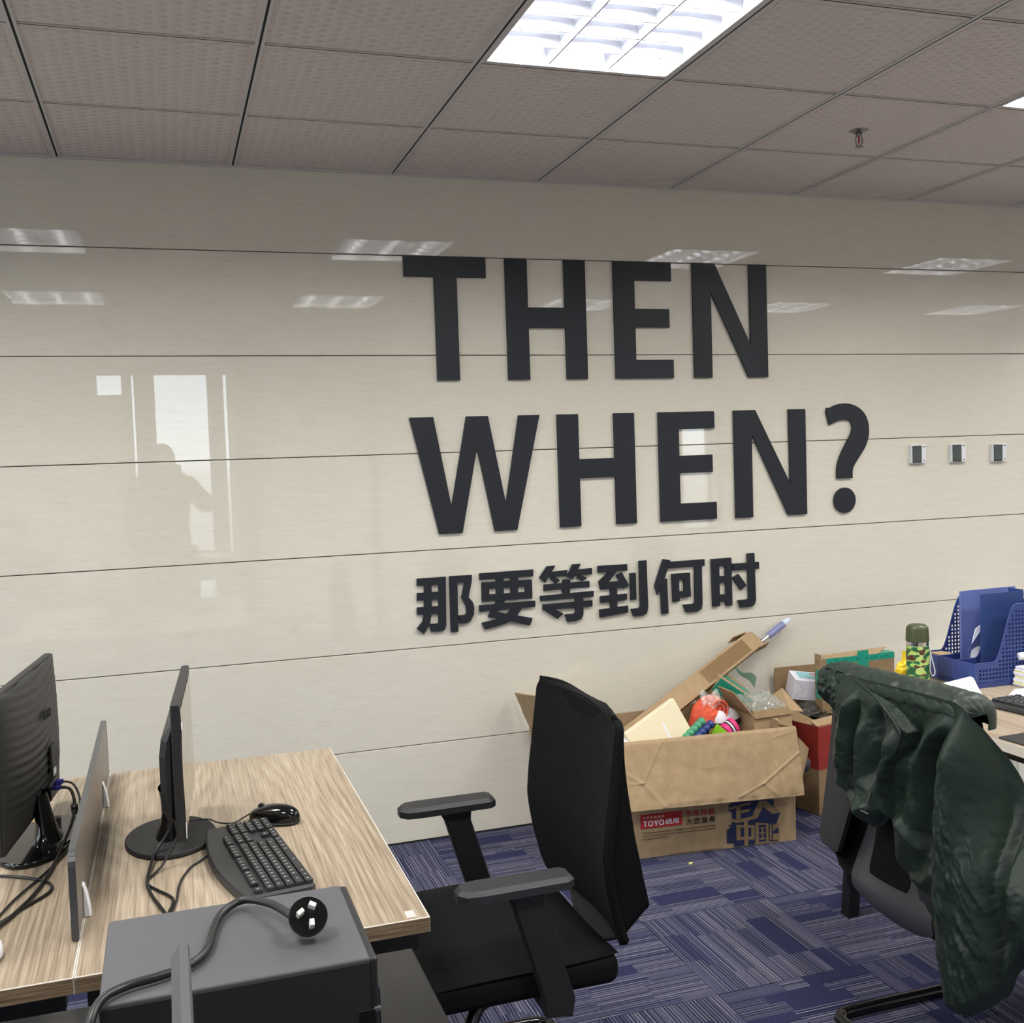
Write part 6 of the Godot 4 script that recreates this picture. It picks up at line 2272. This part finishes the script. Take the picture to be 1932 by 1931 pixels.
func head_bones(c: Vector3, yaw: float) -> Array:       # c: centre of the skull; looking along -z before the turn
	var r := Basis(Vector3.UP, yaw)
	var o := []
	for q in [[0, 0.030, 0.015, 0, 0.020, -0.010, 0.088, 0.084], [0, -0.01, -0.03, 0, -0.075, -0.052, 0.066, 0.040], [0, -0.085, -0.062, 0, -0.09, -0.070, 0.026, 0.020],
		[0, 0.005, -0.092, 0, -0.030, -0.112, 0.011, 0.016], [-0.03, 0.02, -0.082, 0.03, 0.02, -0.082, 0.017, 0.017], [-0.018, -0.058, -0.092, 0.018, -0.058, -0.092, 0.011, 0.011],
		[0.082, 0.012, 0.012, 0.086, -0.028, 0.008, 0.016, 0.011], [-0.082, 0.012, 0.012, -0.086, -0.028, 0.008, 0.016, 0.011]]:
		o.append([c + r * V(q[0], q[1], q[2]), c + r * V(q[3], q[4], q[5]), q[6], q[7]])
	return o

func hand_bones(w: Vector3, dir: Vector3, palm: Vector3, curl: float, side: float) -> Array:    # wrist, finger direction, palm normal
	dir = dir.normalized()
	palm = (palm - dir * palm.dot(dir)).normalized()
	var sd := dir.cross(palm) * side
	var o := []
	for k in 4:
		var base := w + dir * 0.082 + sd * (0.030 - 0.020 * k)
		o.append([w + sd * (0.014 - 0.009 * k), base, 0.014, 0.011])
		var ln: float = [0.038, 0.044, 0.041, 0.032][k]
		var d1 := (dir * cos(curl) + palm * sin(curl)).normalized()
		var d2 := (dir * cos(curl * 2.2) + palm * sin(curl * 2.2)).normalized()
		o.append([base, base + d1 * ln, 0.0095, 0.009])
		o.append([base + d1 * ln, base + d1 * ln + d2 * ln * 0.9, 0.009, 0.0075])
	var tb := w + dir * 0.025 + sd * 0.026
	var t1 := tb + (dir * 0.6 + sd * 0.8 + palm * 0.25).normalized() * 0.042
	o.append([tb, t1, 0.014, 0.011])
	o.append([t1, t1 + (dir * 0.85 + sd * 0.2 + palm * 0.5).normalized() * 0.034, 0.011, 0.009])
	return o

func person_parts(t: Node3D, P: Dictionary):
	var o := t.position
	var torso := []
	for q in P.torso:
		torso.append([q[0] - o, q[1] - o, q[2], q[3]])
	part("body", body_mesh(torso, 0.02, 0.022), P.coat, t)
	var legs := []
	for q in P.legs:
		legs.append([q[0] - o, q[1] - o, q[2], q[3]])
	part("trousers", body_mesh(legs, 0.02, 0.018), P.pants, t)
	var hb := head_bones(P.head - o, P.get("yaw", 0.0))
	hb.append([P.head - o + V(0, -0.06, 0.02), P.neck - o, 0.058, 0.062])
	var b := body_mesh(hb, 0.008, 0.008)
	part("head", b, M.skin, t)
	var hr := []
	var r := Basis(Vector3.UP, P.get("yaw", 0.0))
	var c: Vector3 = P.head - o
	for q in [[0, 0.055, 0.025, 0, 0.050, -0.005, 0.086, 0.080], [0, 0.02, 0.055, 0, -0.02, 0.06, 0.068, 0.058], [-0.05, 0.055, -0.04, 0.05, 0.055, -0.04, 0.040, 0.040], [0.062, 0.04, 0.02, 0.066, 0.0, 0.035, 0.030, 0.022], [-0.062, 0.04, 0.02, -0.066, 0.0, 0.035, 0.030, 0.022]]:
		hr.append([c + r * V(q[0], q[1], q[2]), c + r * V(q[3], q[4], q[5]), q[6], q[7]])
	part("hair", body_mesh(hr, 0.011, 0.010), M.hair, t)
	b = MB.new()
	for s in [-1.0, 1.0]:
		sphere(b, c + r * V(s * 0.031, 0.006, -0.090), 0.0095, 10)
	part("eyes", b, M.gloss_black, t)
	for h in P.hands:
		var hbn := []
		for q in h:
			hbn.append([q[0] - o, q[1] - o, q[2], q[3]])
		part("hand", body_mesh(hbn, 0.005, 0.004), M.skin, t)
	for s in P.feet:
		b = MB.new()
		b.grid(20, 10, func(u, v):
			var a: float = -u * TAU
			var e: float = sin(v * PI)
			return s - o + P.get("toe", V(0, 0, -1)) * (0.13 * -cos(v * PI)) + V(cos(a) * 0.046 * pow(e, 0.5), 0.045 + sin(a) * 0.045 * pow(e, 0.5) * (1.0 + 0.25 * cos(v * PI)), 0), true, true)
		part("shoe", b, M.shoe, t)

func people():
	var t := thing("person", "standing person in a dark jacket holding up a phone, mirrored in the glossy wall", "person", V(-0.02, 0, 4.50))
	var sl := V(-0.205, 1.395, 4.47)
	var sr := V(0.175, 1.395, 4.46)
	var el := V(-0.268, 1.13, 4.50)
	var wl := V(-0.250, 0.90, 4.42)
	var er := V(0.285, 1.255, 4.36)
	var wr := V(0.150, 1.425, 4.215)
	var P := {"coat": M.clothes_dark, "pants": M.trousers, "head": V(-0.015, 1.585, 4.43), "neck": V(-0.015, 1.43, 4.475)}
	P.torso = [[V(-0.1, 1.36, 4.48), V(0.07, 1.36, 4.48), 0.115, 0.115], [V(-0.07, 1.20, 4.47), V(0.04, 1.20, 4.47), 0.135, 0.135], [V(-0.07, 1.02, 4.48), V(0.04, 1.02, 4.48), 0.130, 0.130], [V(-0.08, 0.86, 4.49), V(0.05, 0.86, 4.49), 0.135, 0.135], [V(-0.02, 1.42, 4.48), V(-0.015, 1.47, 4.475), 0.085, 0.066],
		[sl, el, 0.072, 0.056], [el, wl, 0.056, 0.043], [sr, er, 0.072, 0.058], [er, wr, 0.058, 0.042]]
	P.legs = [[V(-0.105, 0.88, 4.49), V(-0.115, 0.48, 4.48), 0.098, 0.068], [V(-0.115, 0.48, 4.48), V(-0.12, 0.10, 4.51), 0.068, 0.048], [V(0.075, 0.88, 4.49), V(0.085, 0.48, 4.48), 0.098, 0.068], [V(0.085, 0.48, 4.48), V(0.09, 0.10, 4.51), 0.068, 0.048], [V(-0.08, 0.90, 4.49), V(0.05, 0.90, 4.49), 0.115, 0.115]]
	P.hands = [hand_bones(wr, V(-0.35, 0.75, -0.55), V(-0.75, -0.2, -0.5), 0.55, 1.0), hand_bones(wl, V(0.03, -1.0, -0.1), V(1, 0, 0), 0.25, 1.0)]
	P.feet = [V(-0.12, 0.0, 4.45), V(0.09, 0.0, 4.45)]
	person_parts(t, P)
	var ph := thing("phone", "phone held up in front of the standing person's face, mirrored in the wall", "phone", V(0.045, 1.523, 4.128))
	part("case", boxm(V(0.146, 0.071, 0.008), 0.003, 2), M.phone, ph)
	part("display", boxm(V(0.138, 0.064, 0.0006)), M.screen, ph, V(0, 0, 0.0043))
	# someone seated further left
	t = thing("person", "seated dark-haired person at the lower left, mirrored in the glossy wall", "person", V(-1.03, 0, 4.10))
	P = {"coat": M.clothes_dark, "pants": M.trousers, "head": V(-1.04, 1.10, 4.08), "neck": V(-1.04, 0.955, 4.13), "yaw": 0.3, "toe": V(0, 0, -1)}
	P.torso = [[V(-1.12, 0.88, 4.15), V(-0.96, 0.88, 4.15), 0.105, 0.105], [V(-1.10, 0.72, 4.16), V(-0.98, 0.72, 4.16), 0.120, 0.120], [V(-1.10, 0.56, 4.15), V(-0.98, 0.56, 4.15), 0.125, 0.125], [V(-1.04, 0.93, 4.14), V(-1.04, 0.985, 4.12), 0.080, 0.064],
		[V(-1.24, 0.90, 4.14), V(-1.27, 0.66, 4.06), 0.066, 0.052], [V(-1.27, 0.66, 4.06), V(-1.15, 0.63, 3.84), 0.052, 0.040], [V(-0.84, 0.90, 4.14), V(-0.81, 0.66, 4.06), 0.066, 0.052], [V(-0.81, 0.66, 4.06), V(-0.93, 0.63, 3.84), 0.052, 0.040]]
	P.legs = [[V(-1.12, 0.56, 4.12), V(-1.14, 0.54, 3.72), 0.092, 0.068], [V(-1.14, 0.54, 3.72), V(-1.13, 0.10, 3.76), 0.064, 0.046], [V(-0.96, 0.56, 4.12), V(-0.94, 0.54, 3.72), 0.092, 0.068], [V(-0.94, 0.54, 3.72), V(-0.95, 0.10, 3.76), 0.064, 0.046]]
	P.hands = [hand_bones(V(-1.15, 0.63, 3.84), V(0.4, -0.1, -0.9), V(0, -1, 0), 0.3, 1.0), hand_bones(V(-0.93, 0.63, 3.84), V(-0.4, -0.1, -0.9), V(0, -1, 0), 0.3, -1.0)]
	P.feet = [V(-1.13, 0.0, 3.70), V(-0.95, 0.0, 3.70)]
	person_parts(t, P)
	var src: Node3D = null
	for c in get_children():
		if String(c.name) == "office_chair":
			src = c
	dup(src, "office chair under the seated person, mirrored at the lower left of the wall", V(-1.04, 0, 4.08), -PI / 2)
